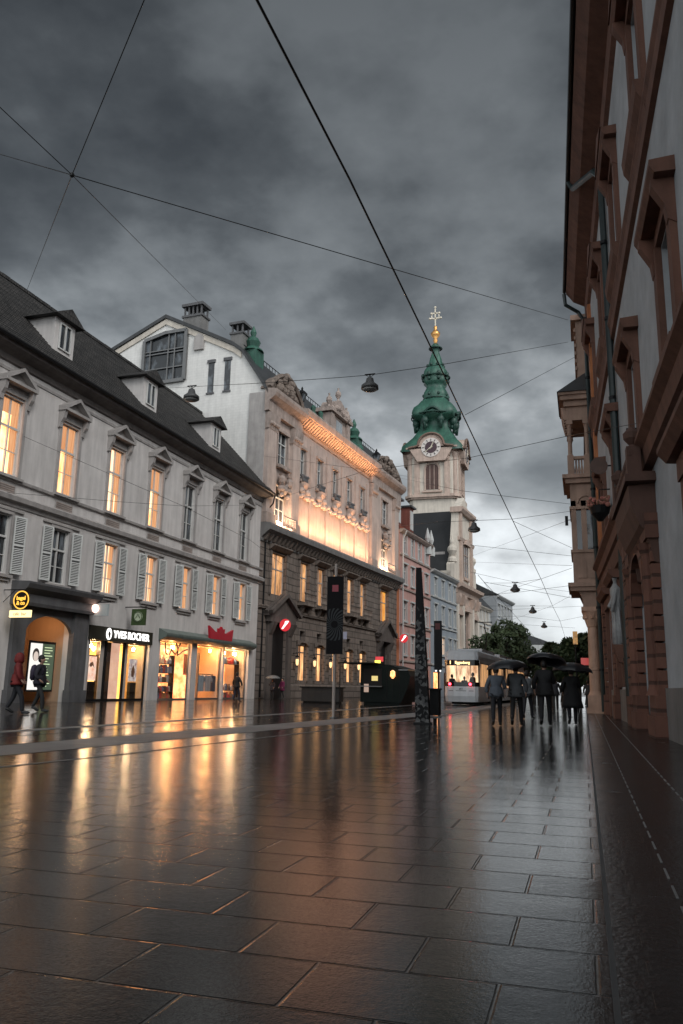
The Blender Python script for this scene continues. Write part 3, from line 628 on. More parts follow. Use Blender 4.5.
# glazed opening on the gable
gz = MB(); pol = [(-8.5, 28.3), (-13.1, 28.3), (-13.1, 32.7), (-10.8, 33.2), (-8.5, 33.2)]
for a, b in zip(pol, pol[1:] + pol[:1]): gz.tube([(a[0], -.14, a[1]), (b[0], -.14, b[1])], .22, 4)
for d in (-9.7, -10.4, -12.4): gz.box(d - .05, d + .05, -.2, -.05, 28.3, 33.0)
for z in (29.7, 31.2, 31.5): gz.box(-13.1, -8.5, -.19, -.06, z - .05, z + .05)
gwi = gz.build('glazed_opening', M['grayiron'], b2); mb = MB(); mb.add([(d, -.03, z) for d, z in pol], [(0, 1, 2, 3, 4)]); mb.build('glazing', M['glass'], gwi)
for d in (-5.7, -4.0):
    o = MB().box(d - .42, d + .42, -.12, -.002, 29.55, 29.85).box(d - .4, d + .4, -.1, -.002, 26.55, 26.7).build('slit_window', M['darkstone'], b2)
    MB().box(d - .3, d + .3, -.03, -.004, 26.7, 29.55).build('slit_pane', M['glass'], o)
MB().prism([(-7.6, 31.0), (-6.6, 31.0), (-6.6, 32.1), (-6.75, 32.4), (-7.1, 32.6), (-7.45, 32.4), (-7.6, 32.1)], -.25, -.001, 's').build('niche', M['trim'], b2)
MB().box(-1.6, .02, -.12, -.003, 14, 26.1).build('corner_pilaster', M['trim'], b2)
# chimneys
for d, w, z0, h in ((-8.5, 1.0, 32.8, 3.4), (-3.6, .62, 30.6, 2.9)):
    c = MB().box(d - w, d + w, .6, 1.9, z0, z0 + h * .6).build('chimney', M['plinth'], b2)
    mb = MB(); mb.box(d - w - .12, d + w + .12, .5, 2.0, z0 + h * .6, z0 + h * .66)
    for k in range(5 if w > .8 else 3):
        s = d - w + .1 + (2 * w - .2) * k / (4 if w > .8 else 2); mb.box(s - .07, s + .07, .65, .79, z0 + h * .66, z0 + h * .92).box(s - .07, s + .07, 1.7, 1.84, z0 + h * .66, z0 + h * .92)
    mb.box(d - w - .15, d + w + .15, .45, 2.05, z0 + h * .92, z0 + h); mb.build('chimney_cap', M['darkstone'], c)
# main ledge and bracket frieze
cornice([(0, 12.9), (.12, 12.95), (.15, 13.25), (.75, 13.75), (.95, 13.85), (1.0, 14.25), (.95, 14.4), (0, 14.5)], -.1, L2).build('main_ledge', M['plinth'], b2)
for k in range(46): addpart(b2, 'lbr', lambda: MB().prism([(.1, 12.98), (.35, 13.1), (.7, 13.72), (.1, 13.72)], 0, .3, 's'), 'ledge_bracket', M['rustic'], (0, .3 + k * .79, 0))
cornice([(0, 7.3), (.18, 7.35), (.22, 7.6), (0, 7.7)], 0, L2).build('lower_string_course', M['rustic'], b2)
cornice([(0, 0), (.3, 0), (.3, 1.1), (.15, 1.3), (0, 1.3)], 6.3, 29.6).build('base_course', M['rustic'], b2)
# pilasters
for s in (.1, 5.0, 26.2, 34.6):
    o = MB().box(0, .35, s, s + 1.55, 14.5, 24.3).build('pilaster', M['sand'], b2)
    mb = MB(); MB().box(0, .5, s - .15, s + 1.7, 14.5, 15.4).build('pilaster_base', M['sandtrim'], o); mb.prism([(0, 22.8), (.38, 22.8), (.55, 23.6), (.62, 24.2), (0, 24.3)], s - .12, s + 1.67, 's')
    for k in range(4): mb.sphere((.5, s + .15 + k * .42, 23.3), .2, 8, 5)
    mb.build('capital', M['sandtrim'], o)
for c in [a + 2.0 for a in C2u[:-1]] + [25.4]:
    MB().box(0, .16, c - .32, c + .32, 14.5, 23.9).build('pilaster_strip', M['sand'], b2)
# mid cornice (scalloped, lit) and risalit entablatures
cn = cornice([(0, 24.6), (.12, 24.7), (.16, 25.2), (.8, 25.6), (1.15, 25.85), (1.25, 26.35), (1.2, 26.55), (0, 26.65)], 6.3, 27.0).build('main_cornice', M['sandtrim'], b2)
mb = MB()
for k in range(38): mb.prism([(.15, 25.0), (.35, 25.0), (1.05, 25.65), (1.08, 25.9), (.15, 25.9)], 6.5 + k * .53, 6.5 + k * .53 + .27, 's')
mb.build('cornice_frieze', M['sandtrim'], cn)
for a, b in ((-.25, 6.75), (26.0, 36.9)):
    c = (a + b) / 2; h = (b - a) / 2
    o = cornice([(0, 24.3), (.4, 24.35), (.45, 25.2), (1.0, 25.6), (1.15, 25.9), (1.15, 26.2), (0, 26.4)], a, b).build('risalit_cornice', M['sandtrim'], b2)
    # broken curved pediment with carved crown
    mb = MB(); n = 12
    arcp = [(c - h + 2 * h * k / n, 26.4 + 2.1 * math.sin(PI * k / n) ** .8) for k in range(n + 1)]
    mb.prism(arcp + [(c + h * .8, 26.4), (c - h * .8, 26.4)], -.5, .35, 'd')
    for k in range(n):
        p, q = arcp[k], arcp[k + 1]; mb.tube([(.45, p[0], p[1]), (.45, q[0], q[1])], .24, 6)
    ornr = random.Random(int(a) + 9)
    for k in range(26):
        ss = c + ornr.uniform(-h * .6, h * .6); zz = 26.7 + ornr.random() * 1.9 * (1 - abs(ss - c) / h); mb.sphere((.45 + ornr.random() * .25, ss, zz), .18 + ornr.random() * .22, 7, 5)
    mb.sphere((.3, c, 28.6), .38, 10, 6); mb.build('carved_pediment', mat('weathered_carving', (.24, .19, .16), .85, .5, 1.5, .3, 9), b2)
# windows upper storey + garland heads
def rel_mb(w):
    def f():
        mb = MB()
        for s in (-1, 1): mb.box(0, .1, s * (w / 2 + .1) - .1, s * (w / 2 + .1) + .1, 0, 3.1)
        mb.box(0, .3, -w / 2 - .3, w / 2 + .3, -.25, -.02).box(0, .2, -w / 2 - .25, w / 2 + .25, 3.05, 3.3); return mb
    return f
def garland():
    mb = MB(); g = random.Random(5)
    mb.prism([(0, -1.0), (.25, -1.0), (.55, -.55), (.6, -.3), (0, -.25)], -.55, .55, 's')
    for sx in (-.62, .62):
        mb.sphere((.32, sx, -1.15), .34, 9, 6); mb.sphere((.38, sx, -1.6), .22, 8, 5)
    for k in range(9):
        a = k / 8; s = -1.9 + 3.8 * a; mb.sphere((.2, s, -1.35 - .35 * math.sin(PI * ((2 * a) % 1))), .17 + .06 * g.random(), 7, 5)
    return mb
def box_planter():
    mb = MB(); g = random.Random(3)
    mb.box(.05, .42, -.6, .6, -.05, .3)
    for k in range(30): mb.sphere((.25 + g.uniform(-.15, .2), g.uniform(-.6, .6), .32 + g.random() * .2), .07 + g.random() * .07, 5, 4)
    return mb
for i, c in enumerate(C2u):
    o = window(b2, c, 20.0, 1.2, 3.0, M['glass'], trans=.66, bars=1)
    addpart(o, 'rel12', rel_mb(1.2), 'surround', M['sandtrim']); addpart(o, 'garl', garland, 'garland', M['sand']); addpart(o, 'plt', box_planter, 'planter', M['darkstone'], (0, 0, -.1))
def vase_orn():
    mb = MB()
    for sx in (-.75, .75): mb.lathe((.45, sx, -1.9), [(.12, 0), (.3, .25), (.34, .6), (.2, .85), (.28, 1.0)], 10); mb.sphere((.45, sx, -2.2), .3, 8, 5); mb.sphere((.4, sx * .8, -2.7), .22, 8, 5)
    g = random.Random(8)
    for k in range(16): mb.sphere((.25 + g.random() * .2, g.uniform(-1, 1), -2.4 + g.random() * .8), .14 + g.random() * .14, 7, 5)
    mb.box(0, .5, -1.15, 1.15, -.35, -.05); return mb
for c in (3.45, 31.55):
    o = window(b2, c, 20.2, 1.9, 3.2, M['glass'], trans=.66, bars=2)
    addpart(o, 'rel19', rel_mb(1.9), 'surround', M['sandtrim']); addpart(o, 'vorn', vase_orn, 'carving', M['sandtrim'])
    o = window(b2, c, 15.2, 1.9, 3.2, M['glass'], trans=.66, bars=2)
    mb = MB(); mb.box(.95, 1.05, c - 1.3, c + 1.3, 15.35, 15.45)
    for k in range(9): mb.lathe((1.0, c - 1.2 + k * .3, 14.5), [(.05, 0), (.09, .25), (.05, .5), (.05, .85)], 6)
    mb.build('balustrade', M['sandtrim'], b2)
# lower windows
TALL = emit('tall_lit_window', (1, .55, .24), 1.6, (.4, .16, .06), 1.2, (1, 1.5, .5), .4)
def inner_curtain(w, h):
    def f():
        mb = MB(); n = 10
        for k in range(n): mb.box(-.5, -.42, w / 2 * (.1 + .9 * k / n), w / 2 * (.1 + .9 * (k + .75) / n), 0, h)
        return mb
    return f
for i, c in enumerate([3.5] + C2 + [31.6]):
    w = 2.8 if i in (0, 6) else 2.0
    o = window(b2, c, 8.7, w, 3.6, M['litdim'] if i not in (6,) else emit('amber_window', (1, .45, .08), .9, (.8, .25, .03), 1), rec=.3, trans=.62, bars=1, fr=M['trim'])
    mb = MB(); mb.box(0, .12, -w / 2 - .35, -w / 2, -.1, 3.8).box(0, .12, w / 2, w / 2 + .35, -.1, 3.8).prism([(0, 3.8), (.2, 3.8), (.55, 4.1), (.55, 4.2), (0, 4.25)], -w / 2 - .5, w / 2 + .5, 's')
    mb.build('surround', M['rustic'], o)
    if 0 < i < 6:
        mb = MB(); mb.box(0, .8, -1.35, 1.35, -.45, -.2).prism([(0, -1.3), (.25, -1.15), (.6, -.45), (0, -.45)], -.9, -.6, 's').prism([(0, -1.3), (.25, -1.15), (.6, -.45), (0, -.45)], .6, .9, 's').box(.68, .8, -1.3, 1.3, .6, .75)
        for k in range(8): mb.lathe((.74, -1.15 + k * .33, -.2), [(.06, 0), (.1, .25), (.05, .5), (.07, .8)], 6)
        mb.build('balcony', M['rustic'], o)
for c in C2:
    o = window(b2, c, 1.5, 2.0, 3.2, TALL, rec=.28, trans=.8, bars=1, cols=2, fr=M['darkstone'])
    mb = MB(); mb.box(0, .14, -1.3, -1.0, -.1, 3.5).box(0, .14, 1.0, 1.3, -.1, 3.5); mb.prism([(-1.3, 3.2), (-1.0, 3.2), (-.5, 3.42), (.5, 3.42), (1.0, 3.2), (1.3, 3.2), (1.3, 3.6), (-1.3, 3.6)], 0, .2, 'd'); mb.build('surround', M['rustic'], o)
    o = window(b2, c, 5.15, 1.1, .85, M['glass'], rec=.5, trans=0, bars=1, fr=M['darkstone'])
for c in (3.95, 31.4):
    mb = MB(); mb.box(0, .22, c - 2.3, c - 1.5, 0, 6.3).box(0, .22, c + 1.5, c + 2.3, 0, 6.3).box(0, .5, c - 2.5, c + 2.5, 6.3, 6.8)
    for e_ in (-1, 1): mb.prism([(0, 5.2), (.3, 5.3), (.75, 6.3), (0, 6.3)], c + e_ * 1.9 - .3, c + e_ * 1.9 + .3, 's')
    mb.prism([(c - 2.8, 6.8), (c + 2.8, 6.8), (c + 2.8, 7.1), (c, 8.6), (c - 2.8, 7.1)], 0, .5, 'd')
    for e_ in (-1, 1): mb.tube([(.75, c + e_ * 2.9, 7.05), (.75, c, 8.7)], .22, 4).tube([(.3, c + e_ * 2.9, 7.05), (.3, c, 8.7)], .22, 4)
    po = mb.build('portal', mat('dark_portal_sandstone', (.12, .10, .09), .8, .3, 1, .4, 8), b2)
    MB().box(-.3, -.22, c - 1.45, c + 1.45, 0, 6.3).build('portal_door', mat('black_door', (.012, .012, .013), .3, .2, 2), po)
wl = emit('wall_lantern_glow', (1, .6, .28), 1.8)
for k, c in enumerate([7.0] + [a + 1.92 for a in C2]):
    t = thing('wall_lantern', ['wall lantern left of the palace\'s first tall lit window', 'wall lantern between the first and second tall palace windows', 'wall lantern between the second and third tall palace windows', 'wall lantern between the third and fourth tall palace windows', 'wall lantern between the fourth and last tall palace windows', 'wall lantern right of the palace\'s last tall lit window'][k], 'lantern', F2p(0, c, 0), r2, 'lanterns on the palace ground floor')
    MB().tube([(0, 0, 3.9), (.45, 0, 3.9), (.45, 0, 3.7)], .03).lathe((.45, 0, 3.55), [(.24, 0), (.05, .2)], 8).build('bracket', M['iron'], t)
    MB().lathe((.45, 0, 2.85), [(.06, 0), (.13, .15), (.15, .5), (.06, .55)], 8).build('lamp_glass', wl, t)
# mansard features: dormer aedicule, statues, turrets
mb = MB(); mb.box(-1.2, .35, 13.6, 18.0, 25.6, 29.0).box(-.9, .6, 13.2, 14.0, 25.6, 28.6).box(-.9, .6, 17.6, 18.4, 25.6, 28.6).box(-1.2, .8, 12.9, 18.7, 28.7, 29.1)
mb.prism([(13.4, 29.1), (18.2, 29.1), (17.4, 30.1), (15.8, 30.7), (14.2, 30.1)], -.9, .5, 'd')
g = random.Random(2)
for k in range(18): mb.sphere((.5 + g.random() * .2, 15.8 + g.uniform(-2.4, 2.4), 28.9 + g.random() * .5), .2 + g.random() * .2, 7, 5)
for s in (13.4, 15.8, 18.2): mb.lathe((.2, s, 29.2 if s != 15.8 else 30.6), [(.2, 0), (.12, .3), (.34, .7), (.3, 1.0), (.08, 1.25), (.12, 1.5)], 8)
ae = mb.build('roof_aedicule', M['sandtrim'], b2); MB().box(.36, .4, 15.0, 16.6, 26.1, 28.3).build('aedicule_pane', mat('pale_pane', (.35, .38, .4), .2, .2, 2), ae)
def turret(s, d, z, k=1.0):
    mb = MB(); mb.box(d - .8 * k, d + .8 * k, s - .8 * k, s + .8 * k, z, z + 1.6 * k).lathe((d, s, z + 1.6 * k), [(1.1 * k, 0), (1.0 * k, .15 * k), (.55 * k, .5 * k), (.75 * k, 1.0 * k), (.5 * k, 1.4 * k), (.2 * k, 1.6 * k), (.32 * k, 2.0 * k), (.2 * k, 2.3 * k), (.05 * k, 2.7 * k)], 12)
    return mb.build('copper_turret', M['copper'], b2)
turret(1.9, -2.6, 29.4, .95); turret(24.6, -1.4, 27.6, .95); turret(26.0, -4, 29, .7)
mb = MB()
for s in (19.6, 20.6, 21.8): mb.sphere((.3, s, 26.2 + (s % 1)), .6, 8, 6); mb.lathe((.3, s, 25.6), [(.5, 0), (.35, 1.2), (.1, 1.6)], 8)
mb.build('copper_statue_group', M['copper'], b2)
mb = MB()
for s in (9.5, 11.3): mb.lathe((.2, s, 25.6), [(.45, 0), (.3, .6), (.45, 1.3), (.2, 1.8), (.28, 2.2), (.05, 2.5)], 8)
mb.build('copper_figure', M['copper'], b2)
mb = MB()
for k in range(60): mb.tube([(-2.65, .6 + k * .6, 30.5), (-2.65, .6 + k * .6, 31.0)], .03, 4)
mb.tube([(-2.65, .3, 31.0), (-2.65, 36, 31.0)], .04, 4); mb.build('ridge_cresting', M['iron'], b2)
MB().box(-.4, .35, 6.8, 26.0, 26.6, 27.1).build('parapet', M['plinth'], b2)
for (s, z, lb) in ((27.3, 26.3, 'black roof lantern on the parapet beside the palace\'s right carved gable'), (6.3, 26.4, 'black roof lantern on the parapet beside the palace\'s left carved gable')):
    t = thing('roof_lantern', lb, 'lantern', F2p(.45, s, z), r2, 'lanterns on the palace parapet')
    MB().lathe((0, 0, 0), [(.28, 0), (.1, .3), (.08, .8), (.2, .9)], 10).build('stem', M['iron'], t); MB().lathe((0, 0, .9), [(.3, 0), (.5, .7)], 6).build('lamp_glass', M['glass'], t)
    MB().lathe((0, 0, 1.6), [(.58, 0), (.3, .3), (.1, .45), (.12, .6), (.02, .8)], 6).build('lamp_cap', M['iron'], t)
# flood lights
def flood(s0, s1, d, z, e, col, ang, name='flood_light', h=.25, spread=180):
    L = bpy.data.lights.new(name, 'AREA'); L.shape = 'RECTANGLE'; L.size = h; L.size_y = s1 - s0; L.energy = e; L.color = col; L.spread = R(spread)
    return link(name, L, None, F2p(d, (s0 + s1) / 2, z), (0, R(180 + ang), r2))
flood(7.2, 25.6, .9, 14.55, 820, (1, .54, .30), -12, spread=95)
flood(7.2, 25.6, .9, 14.55, 360, (1, .52, .28), -16)
flood(6.6, 26.0, 1.25, 24.75, 330, (1, .42, .15), -14, h=.12)
flood(2.2, 4.8, .75, 14.6, 300, (1, .66, .42), -20)
flood(30.2, 33.0, .75, 14.6, 300, (1, .66, .42), -20)
mb = MB()
for k in range(9): mb.box(.35, .6, 8.3 + k * 2.1, 8.7 + k * 2.1, 14.48, 14.54)
mb.build('floodlight_fixture', M['iron'], b2)
# round red signs
def redsign(p, rz, label):
    t = thing('round_sign', label, 'sign', p, rz, 'round red bank signs'); t.scale = (.8, .8, .8)
    MB().lathe((0, 0, 0), [(.62, -.08), (.66, 0), (.62, .08)], 26).build('sign_disc', M['red'], t, (0, 0, 0), (R(90), 0, 0))
    MB().prism([(-.38, -.38), (-.22, -.42), (.36, .22), (.46, .42), (.1, .42), (-.02, .28), (.02, .2)], -.1, -.085, 's').build('emblem', M['signwhite'], t)
    MB().tube([(-1.2, 0, .0), (-.6, 0, 0)], .04).build('bracket', M['iron'], t)
redsign(F2p(1.0, 3.2, 6.1), r2, 'round red bank sign with white slash by the palace\'s left portal')
redsign(F2p(1.1, 36.0, 7.0), r2, 'round red bank sign with white slash at the palace\'s far right corner')

# ================================================================== generic flat facade houses
def house(name, label, fr, s0, s1, H, depth, d0, wm, tm, rows, cs, w, hwin, roofm, pane=None, ridge=4.0, basez=4.2, flip=False, shops=(), sillm=None, rdep=None, lit=()):
    root = thing(name, label, 'building', *fr)
    holes = [(c - w / 2, c + w / 2, z - hwin / 2, z + hwin / 2) for z in rows for c in cs] + [(a, b, 0, 3.4) for a, b in shops]
    mb = MB(flip); wall(mb, s0, s1, 0, H, holes, .25, d0); shell(mb, s0, s1, H, depth, d0); wl_ = mb.build('wall', wm, root)
    cornice([(d0, H - .4), (d0 + .25, H - .35), (d0 + .6, H - .05), (d0 + .6, H + .1), (d0, H + .1)], s0, s1, flip).build('eaves_cornice', tm, root)
    rd = rdep or depth / 2
    mb = MB(flip); mb.prism([(d0 + .65, H + .1), (d0 - rd, H + ridge), (-depth, H + .1)], s0 - .05, s1 + .05, 's'); mb.build('roof', roofm, root)
    for zz in (basez, *[(rows[i] + rows[i + 1]) / 2 + .25 for i in range(len(rows) - 1)]):
        cornice([(d0, zz), (d0 + .18, zz + .05), (d0 + .2, zz + .25), (d0, zz + .3)], s0, s1, flip).build('string_course', tm, root)
    for j, z in enumerate(rows):
        for i, c in enumerate(cs):
            o = window(root, c, z - hwin / 2, w, hwin, M['litpale'] if (j, i) in lit else M['glass'], flip=flip, rec=.16, d=d0, trans=.65, bars=1)
            def f():
                mb = MB(flip); mb.box(0, .1, -w / 2 - .18, -w / 2, -.1, hwin + .1).box(0, .1, w / 2, w / 2 + .18, -.1, hwin + .1).box(0, .25, -w / 2 - .3, w / 2 + .3, hwin + .1, hwin + .3).box(0, .22, -w / 2 - .25, w / 2 + .25, -.3, -.1); return mb
            addpart(o, ('hs', w, hwin, name), f, 'surround', sillm or tm)
    for a, b in shops:
        mb = MB(flip); mb.box(d0 - 1.6, d0 - 1.5, a, b, 0, 3.4); mb.build('shop_interior', WARM2, root)
    return root
b3 = house('salmon_townhouse', 'narrow salmon red townhouse with white windows beside the palace', F3, 0, 13.8, 20.8, 14, .3, M['pink'], M['sandtrim'], (6.4, 10.6, 15.3, 19.2), (2.2, 5.4, 8.6, 11.8), 1.3, 2.3, M['redroof'], shops=((.8, 3.6), (8.5, 12.8)), sillm=M['palewall'])
MB().box(-14, .29, -.06, -.01, 0, 20.7).build('side_wall', M['orange'], b3)
for s in (1.8, 7.2):
    o = MB().box(-2.8, -.4, s - .9, s + .9, 21.0, 25.0).build('dormer', M['redroof'], b3); MB().box(-.4, -.3, s - .6, s + .6, 22, 24.6).build('dormer_pane', M['palewall'], o); MB().box(-3.2, .0, s - 1.1, s + 1.1, 25.0, 25.25).build('dormer_roof', M['rooftin'], o)
MB().tube([(1.2, .3, 20.6), (.8, .35, 19.8), (.66, .4, 19.2), (.66, .4, .3)], .09, 6).build('downpipe', M['palewall'], b3)
b4 = house('blue_grey_townhouse', 'blue grey plastered townhouse with three storeys between salmon house and church', F3, 13.8, 28.2, 17.6, 14, .35, M['bluegrey'], M['palewall'], (7.1, 11.6, 15.4), (16.3, 20.2, 24.0, 27.0), 1.15, 2.4, M['rooftin'], shops=((15.0, 18.5), (20.5, 25.5)), ridge=3.0, lit=((0, 1),))
for s in (12.6, 14.4):
    t = MB(); t.lathe((.3, s, 19.5), [(.55, 0), (.55, 1.2), (.2, 1.6), (.4, 2.3), (.3, 2.8), (.05, 3.8)], 8); t.build('gable_finial', M['palewall'], b3 if s < 13 else b4)
# church front
ch = thing('church', 'cream stone church front with curved gable and tall dark nave roof', 'church', *F3)
a, b = 28.3, 43.6; c = (a + b) / 2
holes = [(c - 1.5, c + 1.5, 7.2, 13.4), (a + 1.3, a + 3.3, 7.5, 12.5), (b - 3.3, b - 1.3, 7.5, 12.5), (c - 1.6, c + 1.6, 0, 5.2), (c - 1.4, c + 1.4, 19.2, 24.5)]
mb = MB(); wall(mb, a, b, 0, 17, holes[:4], .5); mb.build('lower_wall', M['creamtrim'], ch)
half = [(0, 17), (0, 20.6), (1.0, 21.2), (2.0, 23.2), (2.7, 26.2), (3.3, 28.6), (3.3, 29.8)]
pol = [(a + s, z) for s, z in half] + [(c, 33.0)] + [(b - s, z) for s, z in half[::-1]]
mb = MB(); mb.prism(pol, -1.2, 0, 'd'); gb = mb.build('gable', M['cream'], ch)
cornice([(-1.3, 29.6), (.5, 29.6), (.9, 30.1), (.9, 30.5), (-1.3, 30.5)], a + 2.9, b - 2.9).build('gable_cornice', M['creamtrim'], gb)
cornice([(0, 15.9), (.4, 16.0), (.5, 16.6), (1.3, 17.0), (1.4, 17.5), (0, 17.6)], a - .2, b + .2).build('main_cornice', M['creamtrim'], ch)
cornice([(0, 24.8), (.3, 24.9), (.5, 25.4), (0, 25.5)], a + 2.6, b - 2.6).build('gable_band', M['creamtrim'], gb)
for s in (a + .2, a + 3.7, b - 4.9, b - 1.4):
    o = MB().box(0, .5, s, s + 1.15, .8, 15.9).box(0, .7, s - .15, s + 1.3, 0, .8).build('pilaster', M['cream'], ch); MB().prism([(0, 14.3), (.55, 14.3), (.9, 15.4), (.9, 15.9), (0, 15.9)], s - .15, s + 1.3, 's').build('capital', M['creamtrim'], o)
for s in (a + 3.6, b - 4.6): MB().box(0, .4, s, s + 1.0, 17.6, 24.8).box(0, .35, s, s + 1.0, 25.5, 29.6).build('gable_pilaster', M['creamtrim'], gb)
for s, z in ((a + 1.0, 21.0), (b - 1.0, 21.0)):
    MB().lathe((-.5, s, z), [(.75, 0), (.75, .5), (.3, .9), (.8, 1.8), (.75, 2.3), (.3, 2.8), (.35, 3.2), (.05, 4.2)], 10).build('stone_urn', M['cream'], gb)
for i, (p0, p1, z0, z1) in enumerate(holes[:3] + holes[4:]):
    o = window(ch, (p0 + p1) / 2, z0, p1 - p0, z1 - z0, M['glass'], rec=.4 if i < 3 else -.1, trans=.7, bars=3, fr=M['creamtrim'])
    w = p1 - p0; mb = MB(); mb.prism([(-w / 2 - .5, z1 - z0 + .1), (w / 2 + .5, z1 - z0 + .1), (w / 2 + .3, z1 - z0 + .6), (0, z1 - z0 + 1.2), (-w / 2 - .3, z1 - z0 + .6)], 0, .6, 'd'); mb.box(0, .4, -w / 2 - .4, w / 2 + .4, -.5, -.1); mb.build('hood', M['creamtrim'], o)
MB().box(-.5, -.4, c - 1.6, c + 1.6, 0, 5.2).build('church_door', M['darkstone'], ch)
mb = MB(); mb.add([(-1.2, a, 19.5), (-1.2, c, 30.8), (-32, c, 30.8), (-32, a, 19.5)], [(0, 1, 2, 3)]).add([(-1.2, b, 19.5), (-1.2, c, 30.8), (-32, c, 30.8), (-32, b, 19.5)], [(0, 1, 2, 3)]); mb.build('nave_roof', mat('black_slate', (.02, .021, .023), .5, .3, .8), ch)
mb = MB(); mb.box(-32, -.55, a, b, 0, 19.5); mb.build('nave_wall', M['cream'], ch)
MB().box(-30, -2, a + 2.0, a + 2.15, 22.2, 22.9).build('snow_guard', M['trim'], ch)
# tower
TW = (-25.85, 150.0)
tw = thing('church_tower', 'cream church tower with clocks and green copper onion spire', 'tower', (TW[0], TW[1], 0))
hw = 4.75
def octo(h, c_): return [(h, -h + c_), (h, h - c_), (h - c_, h), (-h + c_, h), (-h, h - c_), (-h, -h + c_), (-h + c_, -h), (h - c_, -h)]
mb = MB(); mb.prism(octo(hw - .2, .9), 0, 35.8, 'z'); mb.prism(octo(hw, 1.0), 36.6, 45.0, 'z'); mb.build('shaft', M['cream'], tw)
mb = MB()
for z0, z1, h in ((35.8, 36.1, hw + .25), (36.1, 36.6, hw + .55), (44.6, 45.0, hw + .3), (45.0, 45.4, hw + .75), (45.4, 45.7, hw + 1.1)): mb.prism(octo(h, 1.1), z0, z1, 'z')
mb.build('cornice', M['creamtrim'], tw)
mb = MB()
for sgn in (-1, 1):
    for q in (-1, 1):
        for e in (0, 1):
            mb = MB()
            x0 = sgn * (hw - 1.9); 
            if e == 0: mb.box(x0 - .5, x0 + .5, q * hw - .28, q * hw + .28, 36.6, 44.6)
            else: mb.box(q * hw - .28, q * hw + .28, x0 - .5, x0 + .5, 36.6, 44.6)
            cx = (x0, q * (hw + .1)) if e == 0 else (q * (hw + .1), x0)
            mb.sphere((cx[0], cx[1], 43.6), .5, 8, 5); mb.box(cx[0] - .65, cx[0] + .65, cx[1] - .35, cx[1] + .35, 44.0, 44.4); mb.build('pilaster', M['creamtrim'], tw)
    # diagonal pilasters
for ax in (-1, 1):
    for ay in (-1, 1): MB().lathe((ax * (hw - .5), ay * (hw - .5), 36.6), [(.45, 0), (.45, 7), (.7, 7.6), (.7, 8.0)], 8).build('pilaster', M['creamtrim'], tw)
# faces
for k in range(4):
    rz = k * PI / 2
    o = MB().prism([(-1.15, 37.6), (1.15, 37.6), (1.15, 41.6)] + [(1.15 * math.cos(t_), 41.6 + 1.0 * math.sin(t_)) for t_ in [PI * j / 8 for j in range(1, 8)]] + [(-1.15, 41.6)], -.0, .06, 'd').build('belfry_window', mat('louvre_brown', (.10, .05, .04), .6, .3, 2), tw, (hw * math.cos(rz), hw * math.sin(rz), 0), (0, 0, rz))
    mb = MB(); mb.tube([(.1, -1.35, 37.5), (.1, -1.35, 41.6)] + [(.1, -1.35 * math.cos(PI * j / 8), 41.6 + 1.3 * math.sin(PI * j / 8)) for j in range(1, 8)] + [(.1, 1.35, 41.6), (.1, 1.35, 37.5)], .2, 5); mb.box(0, .5, -1.9, 1.9, 37.0, 37.35)
    for s in (-.4, .4): mb.box(.06, .12, s - .05, s + .05, 37.6, 42.3)
    mb.build('window_surround', M['creamtrim'], o)
    # curved hood over the clock
    mb = MB(); pts = [(-4.3, 45.6), (-2.9, 45.8)] + [(2.45 * math.cos(PI - PI * j / 12), 46.0 + 2.3 * math.sin(PI * j / 12)) for j in range(13)] + [(2.9, 45.8), (4.3, 45.6)]
    mb.prism([(x, z) for x, z in pts] + [(2.6, 42.9), (-2.6, 42.9)], -2.4, 1.1, 'd'); gg = mb.build('clock_gable', M['creamtrim'], tw, (hw * math.cos(rz), hw * math.sin(rz), 0), (0, 0, rz))
    mb = MB()
    for p, q in zip(pts[:-1], pts[1:]): mb.tube([(1.3, p[0], p[1]), (1.3, q[0], q[1])], .24, 6)
    mb.build('gable_moulding', mat('brown_moulding', (.2, .13, .1), .7, .2, 2), gg)
    ck = MB().lathe((0, 0, 0), [(1.85, 0), (1.85, .12)], 28).build('clock', mat('clock_pale', (.68, .62, .58), .5, .1, 2), tw, ((hw + 1.11) * math.cos(rz), (hw + 1.11) * math.sin(rz), 45.5), (0, R(90), rz))
    MB().lathe((0, 0, 0), [(1.15, .121), (1.15, .15)], 24).build('dial_centre', mat('dial_dark', (.05, .02, .03), .5, .1, 2), ck)
    mb = MB()
    for h in range(12):
        t_ = 2 * PI * h / 12; mb.tube([(1.25 * math.cos(t_), 1.25 * math.sin(t_), .16), (1.65 * math.cos(t_), 1.65 * math.sin(t_), .16)], .07, 4)
    mb.build('hour_marks', M['iron'], ck)
    mb = MB(); mb.tube([(0, 0, .2), (-.95, .45, .2)], .09, 5); mb.tube([(0, 0, .24), (.9, -1.1, .24)], .08, 5); mb.tube([(-.2, .3, .2), (.3, -.3, .2)], .15, 5); mb.build('clock_hands', M['palegold'], ck)
